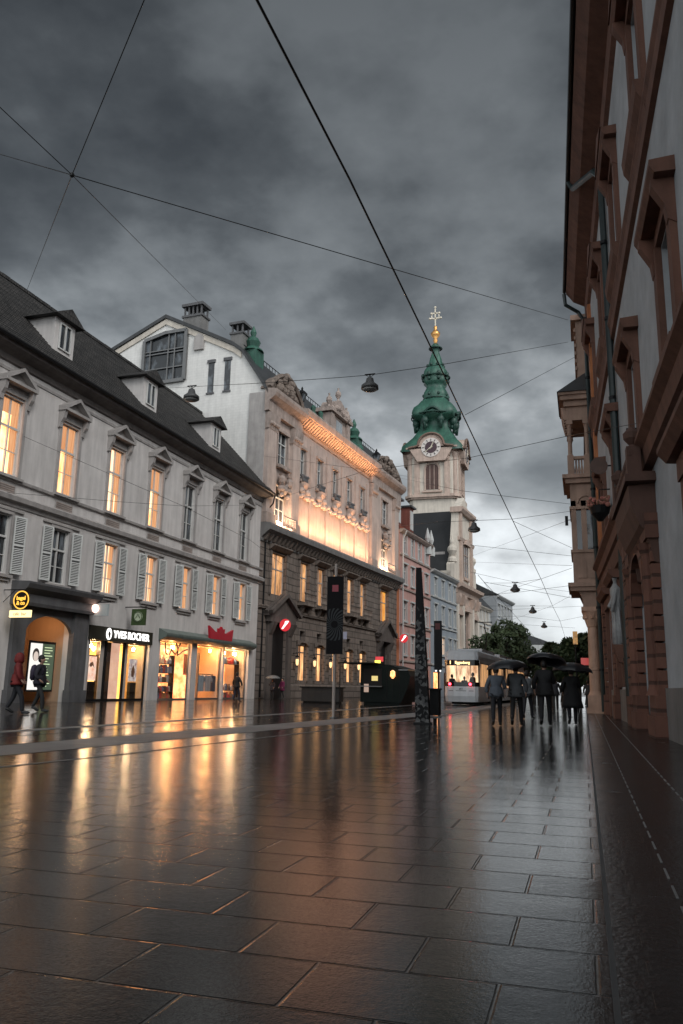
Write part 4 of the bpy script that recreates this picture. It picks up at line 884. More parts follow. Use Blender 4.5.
# spire (section profile read off heights in metres)
prof_px = [(935, 268), (905, 246), (880, 210), (850, 170), (820, 142), (790, 126), (755, 120), (735, 132), (722, 178), (700, 192), (680, 188), (650, 176), (620, 158), (590, 132), (572, 108), (560, 98), (545, 108), (520, 106), (495, 92), (478, 82), (462, 78), (448, 84), (436, 98), (415, 104), (395, 98), (385, 104), (370, 108), (350, 104), (330, 92), (312, 78), (290, 64), (262, 56), (235, 50), (205, 38), (180, 30), (160, 34), (150, 48), (138, 46), (125, 28), (112, 22)]
prof = [(h * .0247, 47.2 + (447 - (330 + cy / 7.875)) / 4.74 ) for cy, h in prof_px]
prof = [(r_ * (.93 if z > 50 else 1), z - max(0, (51.2 - z)) * .42) for r_, z in prof]
mb = MB(); pts = []; n = 32; fs = []
for r_, z in prof:
    for k in range(n):
        a_ = 2 * PI * k / n + PI / 4; sq = 1.0
        q = max(abs(math.cos(a_)), abs(math.sin(a_)));   # squarish section with rounded corners
        blend = .62 if z < 55 else .3
        rr_ = r_ * ((1 - blend) + blend / q) / ((1 - blend) + blend * 1.0) * (1 + .035 * math.cos(8 * a_)); X_, Y_ = rr_ * math.cos(a_), rr_ * math.sin(a_)
        if z < 48.6: X_ = max(-5.8, min(5.8, X_)); Y_ = max(-5.8, min(5.8, Y_))
        pts.append((X_, Y_, z))
for i in range(len(prof) - 1):
    for k in range(n): fs.append((i * n + k, i * n + (k + 1) % n, (i + 1) * n + (k + 1) % n, (i + 1) * n + k))
fs.append([(len(prof) - 1) * n + k for k in range(n)]); mb.add(pts, fs); sp_ = mb.build('spire', M['copper'], tw, smooth=True)
def zc(cy): return 47.2 + (447 - (330 + cy / 7.875)) / 4.74
mb = MB()
for k in range(8):
    a_ = PI / 4 * k + PI / 8
    for cy, rad, br in ((750, 160, .75), (375, 104, .42), (530, 100, .3), (790, 150, .45), (410, 100, .35), (290, 66, .3)):
        mb.sphere((rad * .0247 * math.cos(a_), rad * .0247 * math.sin(a_), zc(cy)), br, 8, 6, 1.2)
    for cy0, cy1, ra, rb in ((720, 820, 178, 165),):
        mb.tube([(ra * .0247 * math.cos(a_), ra * .0247 * math.sin(a_), zc(cy0)), (rb * .0247 * math.cos(a_), rb * .0247 * math.sin(a_), zc(cy1))], .32, 6)
for k in range(4):
    a_ = PI / 2 * k
    mb.tube([((170 + 20 * math.sin(PI * j / 8)) * .0247 * math.cos(a_) - (j - 4) * .42 * math.sin(a_), (170 + 20 * math.sin(PI * j / 8)) * .0247 * math.sin(a_) + (j - 4) * .42 * math.cos(a_), zc(705) + 1.0 * math.sin(PI * j / 8)) for j in range(9)], .26, 6)
for cy, h in ((700, 196), (385, 112), (560, 104), (150, 52)):
    mb.tube([(h * .0247 * math.cos(2 * PI * k / 24), h * .0247 * math.sin(2 * PI * k / 24), zc(cy)) for k in range(25)], .13, 5)
mb.build('spire_ornament', mat('dark_copper', (.02, .075, .055), .5, .4, 1.5, dirt=(.01, .025, .02)), sp_, smooth=True)
zt = zc(112)
MB().lathe((0, 0, zt - .1), [(.45, 0), (.3, .5), (.5, .8), (.3, 1.2), (.85, 1.9), (.95, 2.4), (.6, 2.8), (.25, 3.3), (.4, 3.7), (.12, 4.1)], 16).build('gilded_finial', M['gold'], tw, smooth=True)
mb = MB(); z0 = zt + 3.9
mb.box(-.12, .12, -.1, .1, z0, z0 + 4.0).box(-1.0, 1.0, -.1, .1, z0 + 1.6, z0 + 1.85).box(-.7, .7, -.1, .1, z0 + 2.7, z0 + 2.95)
for x, z in ((-1.1, 1.72), (1.1, 1.72), (-.8, 2.82), (.8, 2.82), (0, 4.1)): mb.sphere((x, 0, z0 + z), .26, 8, 6)
mb.tube([(.75 * math.cos(2 * PI * k / 18), 0, z0 + 2.2 + .75 * math.sin(2 * PI * k / 18)) for k in range(19)], .09, 5)
mb.build('cross', M['palegold'], tw)
# far houses left
house('pale_gabled_house', 'small pale house with dark steep roof beyond the church', F3, 45, 55, 15.5, 12, 0, M['palewall'], M['cream'], (7, 11, 14), (46.5, 49.2, 52), 1.1, 1.9, M['rooftin'], ridge=6, rdep=5)
house('grey_far_house', 'tall grey house at the far end of the street behind the trees', F3, 56, 72, 18.5, 14, 1, mat('far_grey_plaster', (.34, .36, .38), .85, .1, .5), M['palewall'], (7, 11.5, 16), (58, 61, 64, 67, 70), 1.1, 1.9, M['rooftin'], ridge=4)
house('hazy_end_house', 'faint low house closing the street far beyond the trees', ((0, 0, 0), 0), 240, 262, 14, 20, -8, M['palewall'], M['palewall'], (6, 11), (243, 248, 253, 258), 1.4, 2, M['rooftin'])

# ================================================================== RIGHT: nearest building
rb = thing('white_brown_palace', 'tall white plastered building with red brown sandstone window hoods on the right', 'building', *FR)
RH_ = 21.6
CR = [15.9 + 5.2 * k for k in range(-4, 5)]
CR = [-6 + 7.1 * k for k in range(7)]; CR = [-5.0, 1.9, 8.9, 15.9, 22.7, 29.5, 36.3]
holes = []
CR2 = [-2.6 + 6.9 * k for k in range(7)]
for c in CR: holes += [(c - .8, c + .8, 7.5, 10.2)]
for c in CR2: holes += [(c - .8, c + .8, 14.6, 17.8)]
gh = [(c - 1.0, c + 1.0, 1.6, 4.8) for c in (-6.6, .3, 7.2, 14.1)] + [(21.4, 24.4, 0, 4.6), (27.2, 28.0, 0, 1.0), (30.6, 32.6, 1.2, 4.6), (35, 37.5, 0, 4.5)]
mb = MB(True); wall(mb, -9, 41.2, 0, RH_, holes + [h for h in gh], .3); shell(mb, -9, 41.2, RH_, 14); mb.build('wall', M['rwhite'], rb)
MB(True).box(0, .08, -9, 20.0, 0, 1.12).box(0, .08, 25.6, 41, 0, 1.12).build('plinth', M['plinth'], rb)
cornice([(0, 20.2), (.15, 20.3), (.2, 20.9), (.75, 21.2), (.95, 21.5), (1.1, 21.7), (1.1, 21.95), (0, 22.0)], -9, 41.2, True).build('eaves_cornice', M['rbrown'], rb)
MB(True).tube([(1.18, -9, 21.9), (1.18, 41.3, 21.9)], .1, 8).build('gutter', M['iron'], rb)
MB(True).prism([(1.0, 22.0), (-6, 27), (-14, 22.0)], -9, 41.2, 's').build('roof', M['rooftin'], rb)
cornice([(0, 6.35), (.2, 6.4), (.25, 6.75), (.42, 6.9), (.42, 7.0), (0, 7.05)], -9, 41.2, True).build('string_course', M['rbrown'], rb)
cornice([(0, 13.2), (.12, 13.25), (.14, 13.6), (.2, 13.75), (.2, 13.85), (0, 13.9)], -9, 41.2, True).build('string_course', M['rbrown'], rb)
def rhood(w, h, zt):
    def f():
        mb = MB(True)
        for s in (-1, 1):
            mb.box(0, .14, s * (w / 2 + .2) - .2, s * (w / 2 + .2) + .2, -.1, h + .05)
            mb.prism([(0, h - .6), (.16, h - .5), (.2, h - .2), (.42, h + .2), (.42, h + .35), (0, h + .35)], s * (w / 2 + .3) - .13, s * (w / 2 + .3) + .13, 's')
        mb.box(0, .12, -w / 2 - .2, w / 2 + .2, h + .05, h + .35)
        mb.prism([(0, h + .35), (.38, h + .35), (.46, h + .5), (.46, h + .62), (0, h + .66)], -w / 2 - .65, w / 2 + .65, 's')
        if zt: mb.prism([(-w / 2 - .6, h + .66), (w / 2 + .6, h + .66), (0, h + 1.25)], 0, .5, 'd')
        mb.box(0, .3, -w / 2 - .5, w / 2 + .5, -.28, -.1)
        if zt: mb.prism([(0, -1.15), (.12, -1.15), (.2, -.8), (.32, -.6), (.36, -.29), (0, -.29)], -w / 2 - .75, w / 2 + .75, 's')
        for s in (-1, 1): mb.box(0, .2, s * (w / 2 + .2) - .14, s * (w / 2 + .2) + .14, -.62, -.28)
        return mb
    return f
for c in CR:
    o = window(rb, c, 7.5, 1.6, 2.7, M['glass'], flip=True, trans=.66); addpart(o, 'rh1', rhood(1.6, 2.7, 0), 'hood', M['rbrown'])
for c in CR2:
    o = window(rb, c, 14.6, 1.6, 3.2, M['glass'], flip=True, trans=.66); addpart(o, 'rh2', rhood(1.6, 3.2, 1), 'hood', M['rbrown'])
for h in gh[:4] + gh[6:8]:
    w = h[1] - h[0]; o = window(rb, (h[0] + h[1]) / 2, h[2], w, h[3] - h[2], M['glass'], flip=True, trans=.7, bars=2, rec=.28)
    hh = h[3] - h[2]; mb = MB(True); mb.box(0, .16, -w / 2 - .35, -w / 2, 0, hh).box(0, .16, w / 2, w / 2 + .35, 0, hh).box(0, .2, -w / 2 - .4, w / 2 + .4, hh, hh + .4).prism([(0, hh + .4), (.35, hh + .42), (.5, hh + .6), (.5, hh + .7), (0, hh + .72)], -w / 2 - .6, w / 2 + .6, 's')
    mb.build('hood', M['rbrown'], o)
# rusticated portal with balcony
mb = MB(True)
for s0 in (20.05, 24.4):
    z = .95; mb.box(0, .36, s0 - .1, s0 + 1.25, 0, .5).box(0, .3, s0 - .04, s0 + 1.2, .5, .95)
    while z < 4.6: mb.box(0, .2, s0 + .06, s0 + 1.1, z, z + .57); z += .62
    mb.lathe((.2, s0 + .58, .95), [(.24, 0), (.2, .1), (.17, .2), (.16, 3.3), (.26, 3.6)], 10)
arcp = [(22.9 + 1.45 * math.cos(PI - PI * k / 12), 3.4 + 1.3 * math.sin(PI * k / 12)) for k in range(13)]
mb.prism([(21.3, 5.1), (21.3, 3.4)] + arcp + [(24.5, 3.4), (24.5, 5.1)], 0, .3, 'd'); mb.box(0, .3, 20.0, 25.6, 4.6, 5.2)
po = mb.build('portal', M['rbrown_rust'], rb)
MB(True).box(-.4, -.3, 21.4, 24.4, 0, 4.6).build('portal_door', MATS['dark_doorway'], po)
mb = MB(True)
mb.prism([(0, 4.6), (.12, 4.62), (.4, 4.95), (.58, 5.45), (.62, 5.9), (0, 5.95)], 20.1, 24.2, 's'); mb.box(0, .7, 19.8, 24.5, 5.95, 6.12); mb.box(0, .62, 19.9, 24.4, 6.12, 6.2); mb.box(.5, .58, 19.9, 24.4, 6.62, 6.74)
for k in range(14): mb.lathe((.53, 20.2 + k * .31, 6.2), [(.05, 0), (.08, .15), (.04, .3), (.06, .42)], 6)
for s in (20.1, 24.2): mb.box(.3, .62, s - .18, s + .18, 6.2, 6.85); mb.lathe((.46, s, 6.85), [(.15, 0), (.08, .07), (.2, .22), (.21, .36), (.06, .52)], 12)
for s in (20.3, 24.0): mb.prism([(0, 4.0), (.12, 4.05), (.2, 4.5), (.3, 4.7), (0, 4.7)], s - .2, s + .2, 's')
mb.build('balcony', mat('dark_red_stone', (.11, .055, .04), .8, .3, 1.2, .3, 9), po)
# second rusticated bay and sculpture further along
for s0 in (26.6, 32.9, 38.6):
    mb = MB(True); z = .9; mb.box(0, .3, s0, s0 + 1.0, 0, .9)
    while z < 5.4: mb.box(0, .22, s0 + .08, s0 + .92, z, z + .55); z += .6
    mb.build('rusticated_pier', M['rbrown_rust'], rb)
cornice([(0, 5.4), (.2, 5.45), (.3, 5.9), (0, 6.0)], 26.4, 41.2, True).build('impost_band', M['rbrown'], rb)
for s in (39.8,): MB(True).box(0, .16, s - .3, s + .3, 7.1, 20.2).build('quoin_strip', mat('orange_stone', (.55, .2, .08), .8, .3, 1, .3, 8), rb)
# pipes
MB(True).tube([(1.15, 31.4, 21.85), (1.0, 31.2, 21.4), (.35, 28.6, 20.3), (.15, 28.3, 19.8), (.15, 28.2, 10), (.15, 28.15, .1)], .125, 8).build('downpipe', M['pipe'], rb)
MB(True).tube([(1.2, 41.35, 21.8), (1.15, 41.4, 21.2), (.5, 41.6, 20.8), (.2, 41.6, 20.2), (.2, 41.55, .1)], .1, 8).build('downpipe', M['pipe'], rb)
mb = MB(True)
for s in (28.2, 41.58):
    for z in range(2, 20, 3): mb.lathe((.16 if s < 30 else .2, s, z), [(.13, 0), (.13, .12)], 8)
mb.build('pipe_clip', M['iron'], rb)
# wall statue on a console
st = thing('wall_statue', 'pale robed statue on a console beside the green downpipe', 'statue', RWp(.25, 30.3, 2.65), rR); st.scale = (.85, .85, 1.0)
MB(True).prism([(-.4, -.7), (.0, -.6), (.25, 0), (-.4, 0)], -.3, .3, 's').build('console', M['rbrown'], st)
mb = MB(True); mb.lathe((0, 0, 0), [(.26, 0), (.24, .6), (.2, 1.1), (.26, 1.6), (.29, 1.95), (.12, 2.15), (.09, 2.2), (.15, 2.35), (.16, 2.5), (.08, 2.65)], 12, .8, 1)
mb.tube([(.0, .27, 1.95), (.18, .34, 1.5), (.28, .15, 1.35)], .08, 7); mb.tube([(.0, -.27, 1.95), (.1, -.36, 1.55), (.2, -.3, 1.15)], .08, 7)
for k in range(7): mb.tube([(.2 * math.cos(k), .24 * math.sin(k), .05), (.17 * math.cos(k + .3), .2 * math.sin(k + .3), 1.3)], .035, 5)
mb.build('figure', mat('pale_statue_stone', (.42, .42, .42), .8, .4, 3, .3, 12), st, smooth=True)
# flower balcony
fb = thing('flower_basket', 'dark wrought iron basket with pink flowers hanging on the white facade', 'flower basket', RWp(.45, 33.2, 8.2), rR)
mb = MB(True); mb.lathe((0, 0, 0), [(.1, -.5), (.35, -.2), (.42, .1)], 12); mb.tube([(-.42, 0, .8), (0, 0, .8), (0, 0, .1)], .03); mb.build('basket', M['iron'], fb)
g = random.Random(11); mb = MB(True)
for k in range(40): mb.sphere((g.uniform(-.4, .4), g.uniform(-.4, .4), .1 + g.random() * .35), .06 + g.random() * .05, 5, 4)
mb.build('flowers', mat('pink_flowers', (.5, .16, .15), .8, .6, 5, streak=False, dirt=(.08, .1, .04)), fb)
t = thing('round_wall_sign', 'dark round sign on a bracket high on the white facade beyond the downpipe', 'sign', RWp(.5, 31.8, 9.6), rR)
MB(True).lathe((0, 0, 0), [(.33, -.04), (.33, .04)], 20).build('sign_disc', mat('brown_disc', (.1, .05, .035), .5, .2, 3), t, (0, 0, 0), (R(90), 0, 0)); MB(True).tube([(-.5, 0, .0), (-.3, 0, 0)], .03).build('bracket', M['iron'], t)

# ================================================================== RIGHT: oriel building
ob = thing('loggia_building', 'tan terracotta building with pillared corner loggia standing on one column', 'building', (0, 0, 0))
X0, X1, Y0, Y1 = -.38, 1.35, 42.0, 45.2
mb = MB(); mb.box(1.15, 14, 42.0, 80, 0, 20.0); mb.build('wall', mat('dark_tan_wall', (.20, .13, .10), .8, .3, 1, .3, 9), ob)
MB().box(.75, 14, 42, 80, 20, 20.7).box(.9, 14, 42, 80, 20.7, 22).build('roof', M['rooftin'], ob)
mb = MB(); mb.box(.05, .95, 41.9, 42.8, 0, .25).box(.12, .88, 41.97, 42.73, .25, .85); mb.lathe((.5, 42.35, .85), [(.36, 0), (.3, .12), (.27, .2), (.27, 1.2), (.3, 1.22), (.3, 1.3), (.26, 1.34), (.24, 3.3), (.28, 3.35)], 18)
cl = mb.build('column', mat('orange_tan_stone', (.62, .38, .27), .6, .3, 1.2, .2, 9), ob)
mb = MB(); mb.lathe((.5, 42.35, 4.2), [(.27, 0), (.38, .35), (.5, .75), (.36, .76)], 14); mb.box(.0, 1.0, 41.85, 42.85, 4.95, 5.15)
for k in range(8): mb.sphere((.5 + .36 * math.cos(k * PI / 4), 42.35 + .36 * math.sin(k * PI / 4), 4.65), .12, 7, 5)
mb.build('capital', MATS['orange_tan_stone'], cl)
mb = MB(); mb.box(.1, 1.2, 42.0, 45, 5.15, 5.6)
mb.prism([(-.45, 6.15), (-.45, 6.4), (1.3, 6.4), (1.3, 5.15), (.7, 5.15), (.2, 5.3), (-.05, 5.9)], 42.1, 42.5, 's'); mb.prism([(-.45, 6.15), (-.45, 6.4), (1.3, 6.4), (1.3, 5.15), (.7, 5.15), (.2, 5.3), (-.05, 5.9)], 44.5, 44.9, 's')
mb.box(-.58, 1.3, 41.75, 45.4, 6.15, 6.35).box(-.48, 1.3, 41.85, 45.3, 5.95, 6.15); mb.build('bracket_floor', M['tan'], ob)
mb = MB(); mb.box(-.3, 1.3, 42.0, 45.2, 6.35, 7.9).box(-.38, 1.3, 41.92, 45.28, 7.9, 8.05)
for x in (-.3, .2, .82): mb.box(x, x + .26, 42.0, 42.26, 8.05, 10.6)
mb.box(-.3, -.04, 43.4, 43.7, 8.05, 10.6).box(-.3, -.04, 44.9, 45.2, 8.05, 10.6).box(-.3, 1.3, 42.0, 45.2, 10.2, 11.5).box(-.36, 1.3, 41.94, 45.26, 10.15, 10.3)
mb.box(.5, .8, 41.96, 42, 6.6, 7.6).box(-.1, .35, 41.96, 42, 6.6, 7.6)
mb.tube([(.45 + .4 * math.cos(PI * k / 10), 41.98, 10.45 + .4 * math.sin(PI * k / 10)) for k in range(11)], .05, 6)
mb.box(-.5, 1.35, 41.8, 45.4, 11.5, 11.75).box(-.65, 1.35, 41.65, 45.55, 11.75, 11.95); orl = mb.build('oriel', M['tan'], ob)
MB().box(-.2, 1.2, 42.15, 45.05, 8.05, 10.2).build('oriel_pane', M['glass'], orl)
mb = MB(); lg = mb
for x, yy in ((-.2, 42.2), (.65, 42.2), (-.2, 45.0), (-.2, 43.6)):
    lg.box(x - .16, x + .16, yy - .16, yy + .16, 11.95, 13.05); lg.lathe((x, yy, 13.05), [(.15, 0), (.11, .1), (.1, 1.5), (.15, 1.7)], 12); lg.box(x - .17, x + .17, yy - .17, yy + .17, 14.75, 14.95)
for k in range(6): lg.lathe((-.2 + .14 * (k + .9), 42.2, 11.95), [(.05, 0), (.07, .3), (.04, .6), (.05, .9)], 6)
for k in range(14): lg.lathe((-.2, 42.4 + .18 * k, 11.95), [(.05, 0), (.07, .3), (.04, .6), (.05, .9)], 6)
lg.box(-.32, 1.2, 42.08, 42.32, 12.85, 13.0).box(-.32, -.08, 42.32, 45.1, 12.85, 13.0)
lg.box(-.32, 1.3, 42.05, 45.1, 14.95, 15.7).box(-.45, 1.3, 41.9, 45.3, 15.7, 16.0).box(-.62, 1.3, 41.7, 45.5, 16.0, 16.25).box(-.7, 1.3, 41.6, 45.6, 16.25, 16.4)
for k in range(7): lg.prism([(-.45 + 0, 15.0), (-.33, 15.0), (-.33, 15.7), (-.6, 15.7)], 42.1 + k * .45, 42.3 + k * .45, 's')
lg.build('loggia', M['tan'], ob)
MB().box(.85, 1.14, 42.05, 42.4, 12, 14.9).build('loggia_back', M['rbrown'], ob)
mb = MB(); mb.add([(-.75, 41.5, 16.4), (1.3, 41.5, 16.4), (1.3, 45.7, 16.4), (-.75, 45.7, 16.4), (.75, 43.2, 18.0), (1.3, 43.2, 18.0)], [(0, 1, 5, 4), (0, 4, 3), (3, 4, 5, 2), (1, 2, 5), (0, 3, 2, 1)]); mb.build('loggia_roof', M['rooftin'], ob)
mb = MB(); mb.box(.35, 1.3, 43.5, 46, 17.0, 21.2)
for k in range(6): mb.box(.25, .36, 43.45, 46, 18.3 + k * .45, 18.5 + k * .45)
mb.box(.1, 1.3, 43.3, 46.2, 21.2, 21.5); mb.build('attic_turret', M['tan'], ob)
MB().box(-.6, -.45, 41.9, 41.95, 9.3, 9.8).tube([(-.5, 42, 9.6), (-.3, 42, 9.6)], .02).build('bracket_lamp', M['iron'], ob)
text('BAR', .3, 'window_lettering', M['trim'], ob, (.5, 42.13, 9.1), (R(90), R(90), 0), .005)
t = thing('red_shop_sign', 'small red lit shop sign on the wall behind the loggia column', 'shop sign', (1.15, 48.5, 0)); MB().box(-1.3, -.35, 0, .15, 2.5, 2.9).build('sign_box', emit('dim_red_sign', (.9, .05, .05), .35), t); MB().tube([(-.35, .07, 2.7), (0, .07, 2.7)], .03).build('bracket', M['iron'], t)
house('far_right_building', 'plain dark building further up the right pavement', ((0, 0, 0), 0), 80.2, 125, 16, 12, -1.6, M['tan'], M['rbrown'], (6, 10, 14), (84, 90, 96, 102, 108, 114, 120), 1.4, 2.2, M['rooftin'], flip=True)

# ================================================================== TREES
def tree(x, y, h, r, label, seed, trunk=True, leaves=3800):
    g = random.Random(seed); t = thing('street_tree', label, 'tree', (x, y, 0), 0, 'street trees at the far end')
    mb = MB(); th = h * .42
    mb.tube([(0, 0, 0), (.1, 0, th * .5), (0, .1, th), (.2, 0, h * .7)], .28, 8, .1)
    for k in range(7):
        a_ = g.random() * 2 * PI; z0 = th * (.7 + g.random() * .5); mb.tube([(0, 0, z0), (r * .35 * math.cos(a_), r * .35 * math.sin(a_), z0 + h * .15), (r * .7 * math.cos(a_), r * .7 * math.sin(a_), z0 + h * .3)], .1, 5, .03)
    mb.build('trunk', M['bark'], t)
    cl = []
    for k in range(26):
        a_ = g.random() * 2 * PI; q = math.sqrt(g.random()) * r * .85; zz = h * .38 + g.random() * h * .6; s = 1 - abs((zz - h * .6) / (h * .55)) ** 2
        q *= max(.25, s); cl.append((q * math.cos(a_), q * math.sin(a_), zz, r * (.16 + .2 * g.random())))
    V = []; Fc = []
    for k in range(leaves):
        c_ = cl[g.randrange(len(cl))]; v = Vector((g.gauss(0, 1), g.gauss(0, 1), g.gauss(0, 1))).normalized() * c_[3] * (.55 + .6 * g.random())
        p = Vector(c_[:3]) + Vector((v.x, v.y, v.z * .75)); s = .12 + g.random() * .16
        a1 = Vector((g.gauss(0, 1), g.gauss(0, 1), g.gauss(0, 1))).normalized(); b1_ = a1.orthogonal().normalized() * s; a1 = a1 * s * 1.3; o = len(V)
        V += [tuple(p - a1), tuple(p + b1_ * .7), tuple(p + a1), tuple(p - b1_ * .7)]; Fc.append((o, o + 1, o + 2, o + 3))
    me = bpy.data.meshes.new('crown'); me.from_pydata(V, [], Fc); me.materials.append(M['leaf']); link('crown', me, t)
TL = ['rounded tree left of the street behind the tram', 'tree in the middle of the far row left of the umbrellas', 'lower tree right of the tram roof, nearer the street middle', 'small far tree just left of the street\'s end', 'bushy tree behind the right pair of umbrellas', 'tall thin topped tree beside the loggia column', 'smaller tree in the shade left of the loggia column', 'sparse slim tree rising left of the tall black umbrella']
for k, (px, Y, h, r) in enumerate([(486, 104, 9.5, 3.6), (503, 112, 11.5, 4.4), (519, 118, 9.0, 4.0), (533, 128, 8.0, 3.6), (563, 78, 6.6, 2.8), (578, 74, 6.2, 2.6), (588, 66, 6.0, 2.2), (552, 95, 7.0, 2.6)]):
    p = atY(px, 692, Y); tree(p.x, Y, h * .88, r * .88, TL[k], 20 + k)

# ================================================================== TRAM
def build_tram():
    p0 = atZ(447, 705.5, 0); p1 = atZ(483, 705.5, 0)
    ax = -7.85; Y = 55.0; t = thing('tram', 'white tram with dark rear window and glowing interior waiting on the track', 'tram', (ax, Y, 0), R(-2.2))
    W = 1.15; Lg = 27
    white = mat('tram_white', (.86, .88, .90), .3, .12, 1.0); dark = mat('tram_black', (.012, .012, .014), .15, .1, 1); silver = mat('tram_silver_roof', (.62, .65, .68), .4, .15, 1)
    n = 14
    def sect(y, k, z0, z1): return y
    # body: side walls as bands, rear face with slight bulge
    mb = MB()
    rear = [(-W, .0), (-W * .97, -.18), (-W * .8, -.34), (-W * .4, -.42), (0, -.44), (W * .4, -.42), (W * .8, -.34), (W * .97, -.18), (W, 0)]
    def loop(z, inset=0, back=0): return [((x * (1 - inset)), y + back, z) for x, y in rear] + [(W * (1 - inset), Lg, z), (-W * (1 - inset), Lg, z)]
    lv = [(.28, .04, .05), (.6, 0, 0), (1.25, 0, 0)]
    def skin(lv, m, name, par):
        mb = MB(); k = len(rear) + 2; pts = []; fs = []
        for z, i, b in lv: pts += loop(z, i, b)
        for a in range(len(lv) - 1):
            for j in range(k): fs.append((a * k + j, a * k + (j + 1) % k, (a + 1) * k + (j + 1) % k, (a + 1) * k + j))
        fs.append(list(range(k))[::-1]); fs.append([(len(lv) - 1) * k + j for j in range(k)])
        mb.add(pts, fs); return mb.build(name, m, par)
    body = skin([(.22, .04, .06), (.6, 0, -.02), (1.22, 0, 0)], white, 'lower_body', t)
    skin([(2.95, .0, .02), (3.2, .0, .1), (3.5, .06, .28), (3.62, .14, .5)], silver, 'roof', t)
    # window band sides
    mb = MB()
    for s in (-1, 1):
        for k in range(10): y0 = .35 + k * 2.68; mb.box(s * W - .05, s * W + .05 if s < 0 else W, y0 - .12, y0 + .12, 1.22, 2.95)
    mb.build('window_pillar', dark, t)
    mb = MB()
    for s in (-1, 1):
        mb.box(s * W - .03, s * W + .0 if s > 0 else s * W + .03, .3, Lg, 1.22, 2.95)
    mb.build('side_window', emit('tram_side_glow', (1, .52, .22), .8, (.08, .05, .04), .9, (1, .9, .3), 0), t)
    mb = MB()
    for k in (1, 4, 7): mb.box(W - .02, W + .03, 1.2 + k * 2.68, 2.6 + k * 2.68, .4, 2.9)
    mb.build('side_door', dark, t)
    MB().box(W + .0, W + .035, .2, Lg, 2.72, 2.95).build('side_band', white, t)
    # rear glazing: dark frame and glowing pane
    mb = MB(); k = len(rear)
    for za, zb in ((1.22, 1.5), (2.58, 2.95)): mb.add([(x, y, z) for z in (za, zb) for x, y in rear], [(j, j + 1, k + j + 1, k + j) for j in range(k - 1)])
    for j in (0, k - 2): mb.add([(rear[j][0], rear[j][1], 1.5), (rear[j + 1][0], rear[j + 1][1], 1.5), (rear[j + 1][0], rear[j + 1][1], 2.58), (rear[j][0], rear[j][1], 2.58)], [(0, 1, 2, 3)])
    fr_ = mb.build('rear_screen', dark, t)
    xs = [x for x, y in rear]
    def curve_y(x): 
        for (xa, ya), (xb, yb) in zip(rear[:-1], rear[1:]):
            if xa <= x <= xb: return ya + (yb - ya) * (x - xa) / (xb - xa)
        return 0
    def patch(x0, x1, z0, z1, off, m, name, par, nn=8):
        mb = MB(); pts = []
        for z in (z0, z1): pts += [(x0 + (x1 - x0) * j / nn, curve_y(x0 + (x1 - x0) * j / nn) - off, z) for j in range(nn + 1)]
        mb.add(pts, [(j, j + 1, nn + 2 + j, nn + 1 + j) for j in range(nn)]); return mb.build(name, m, par)
    MB().box(-1.1, 1.1, 1.3, 1.33, 1.3, 2.75).build('interior', emit('tram_rear_glow', (1, .70, .42), 1.5, (.35, .16, .07), 2.6, (1.6, 1, .5), 0), t)
    MB().box(-1.1, 1.1, 0, 1.3, 1.15, 1.2).build('interior_floor', dark, t)
    patch(-1.1, 1.1, 1.5, 2.58, .0, CLEAR, 'rear_pane', fr_)
    for x in (-.75, .62): MB().lathe((0, 0, 0), [(.09, 0), (.09, .03)], 12).build('tail_light', emit('tail_red', (1, .03, .05), 14), t, (x, curve_y(x) - .03, 1.37), (R(90), 0, 0))
    text('1', .3, 'route_number', emit('display_amber', (1, .62, .25), 3), t, (-.7, curve_y(-.7) - .03, 2.77), CAMR, .004, .012)
    text('Eggenberg', .24, 'destination_text', MATS['display_amber'], t, (.12, curve_y(0.1) - .03, 2.77), CAMR, .004, .008)
    patch(-1.1, 1.1, .92, .95, .012, mat('tram_seam', (.1, .1, .1), .4, .1, 2), 'bumper_seam', body)
    text('651', .16, 'fleet_number', dark, body, (.0, curve_y(0) - .02, 1.06), CAMR, .003, .004)
    mb = MB()
    for y0 in (2, 9, 17, 24): mb.box(-W + .05, W - .05, y0, y0 + 1.8, .03, .3)
    mb.build('bogie', M['iron'], t)
    mb = MB(); mb.box(-.9, .9, 3, 9, 3.5, 3.85).box(-.9, .9, 12, 20, 3.5, 3.85); mb.build('roof_equipment', silver, t)
    mb = MB(); mb.tube([(0, 10, 3.8), (0, 11.4, 4.8), (0, 10.2, 6.2)], .04, 5); mb.tube([(-.6, 10.2, 6.3), (.6, 10.2, 6.3)], .04, 5); mb.build('pantograph', M['iron'], t)
    for x in (-.45, .5): MB().tube([(x, .5, 1.2), (x, .5, 2.75)], .02).build('grab_pole', mat('grab_pole', (.5, .35, .1), .3, .1, 2), t)
    return t
tram = build_tram()

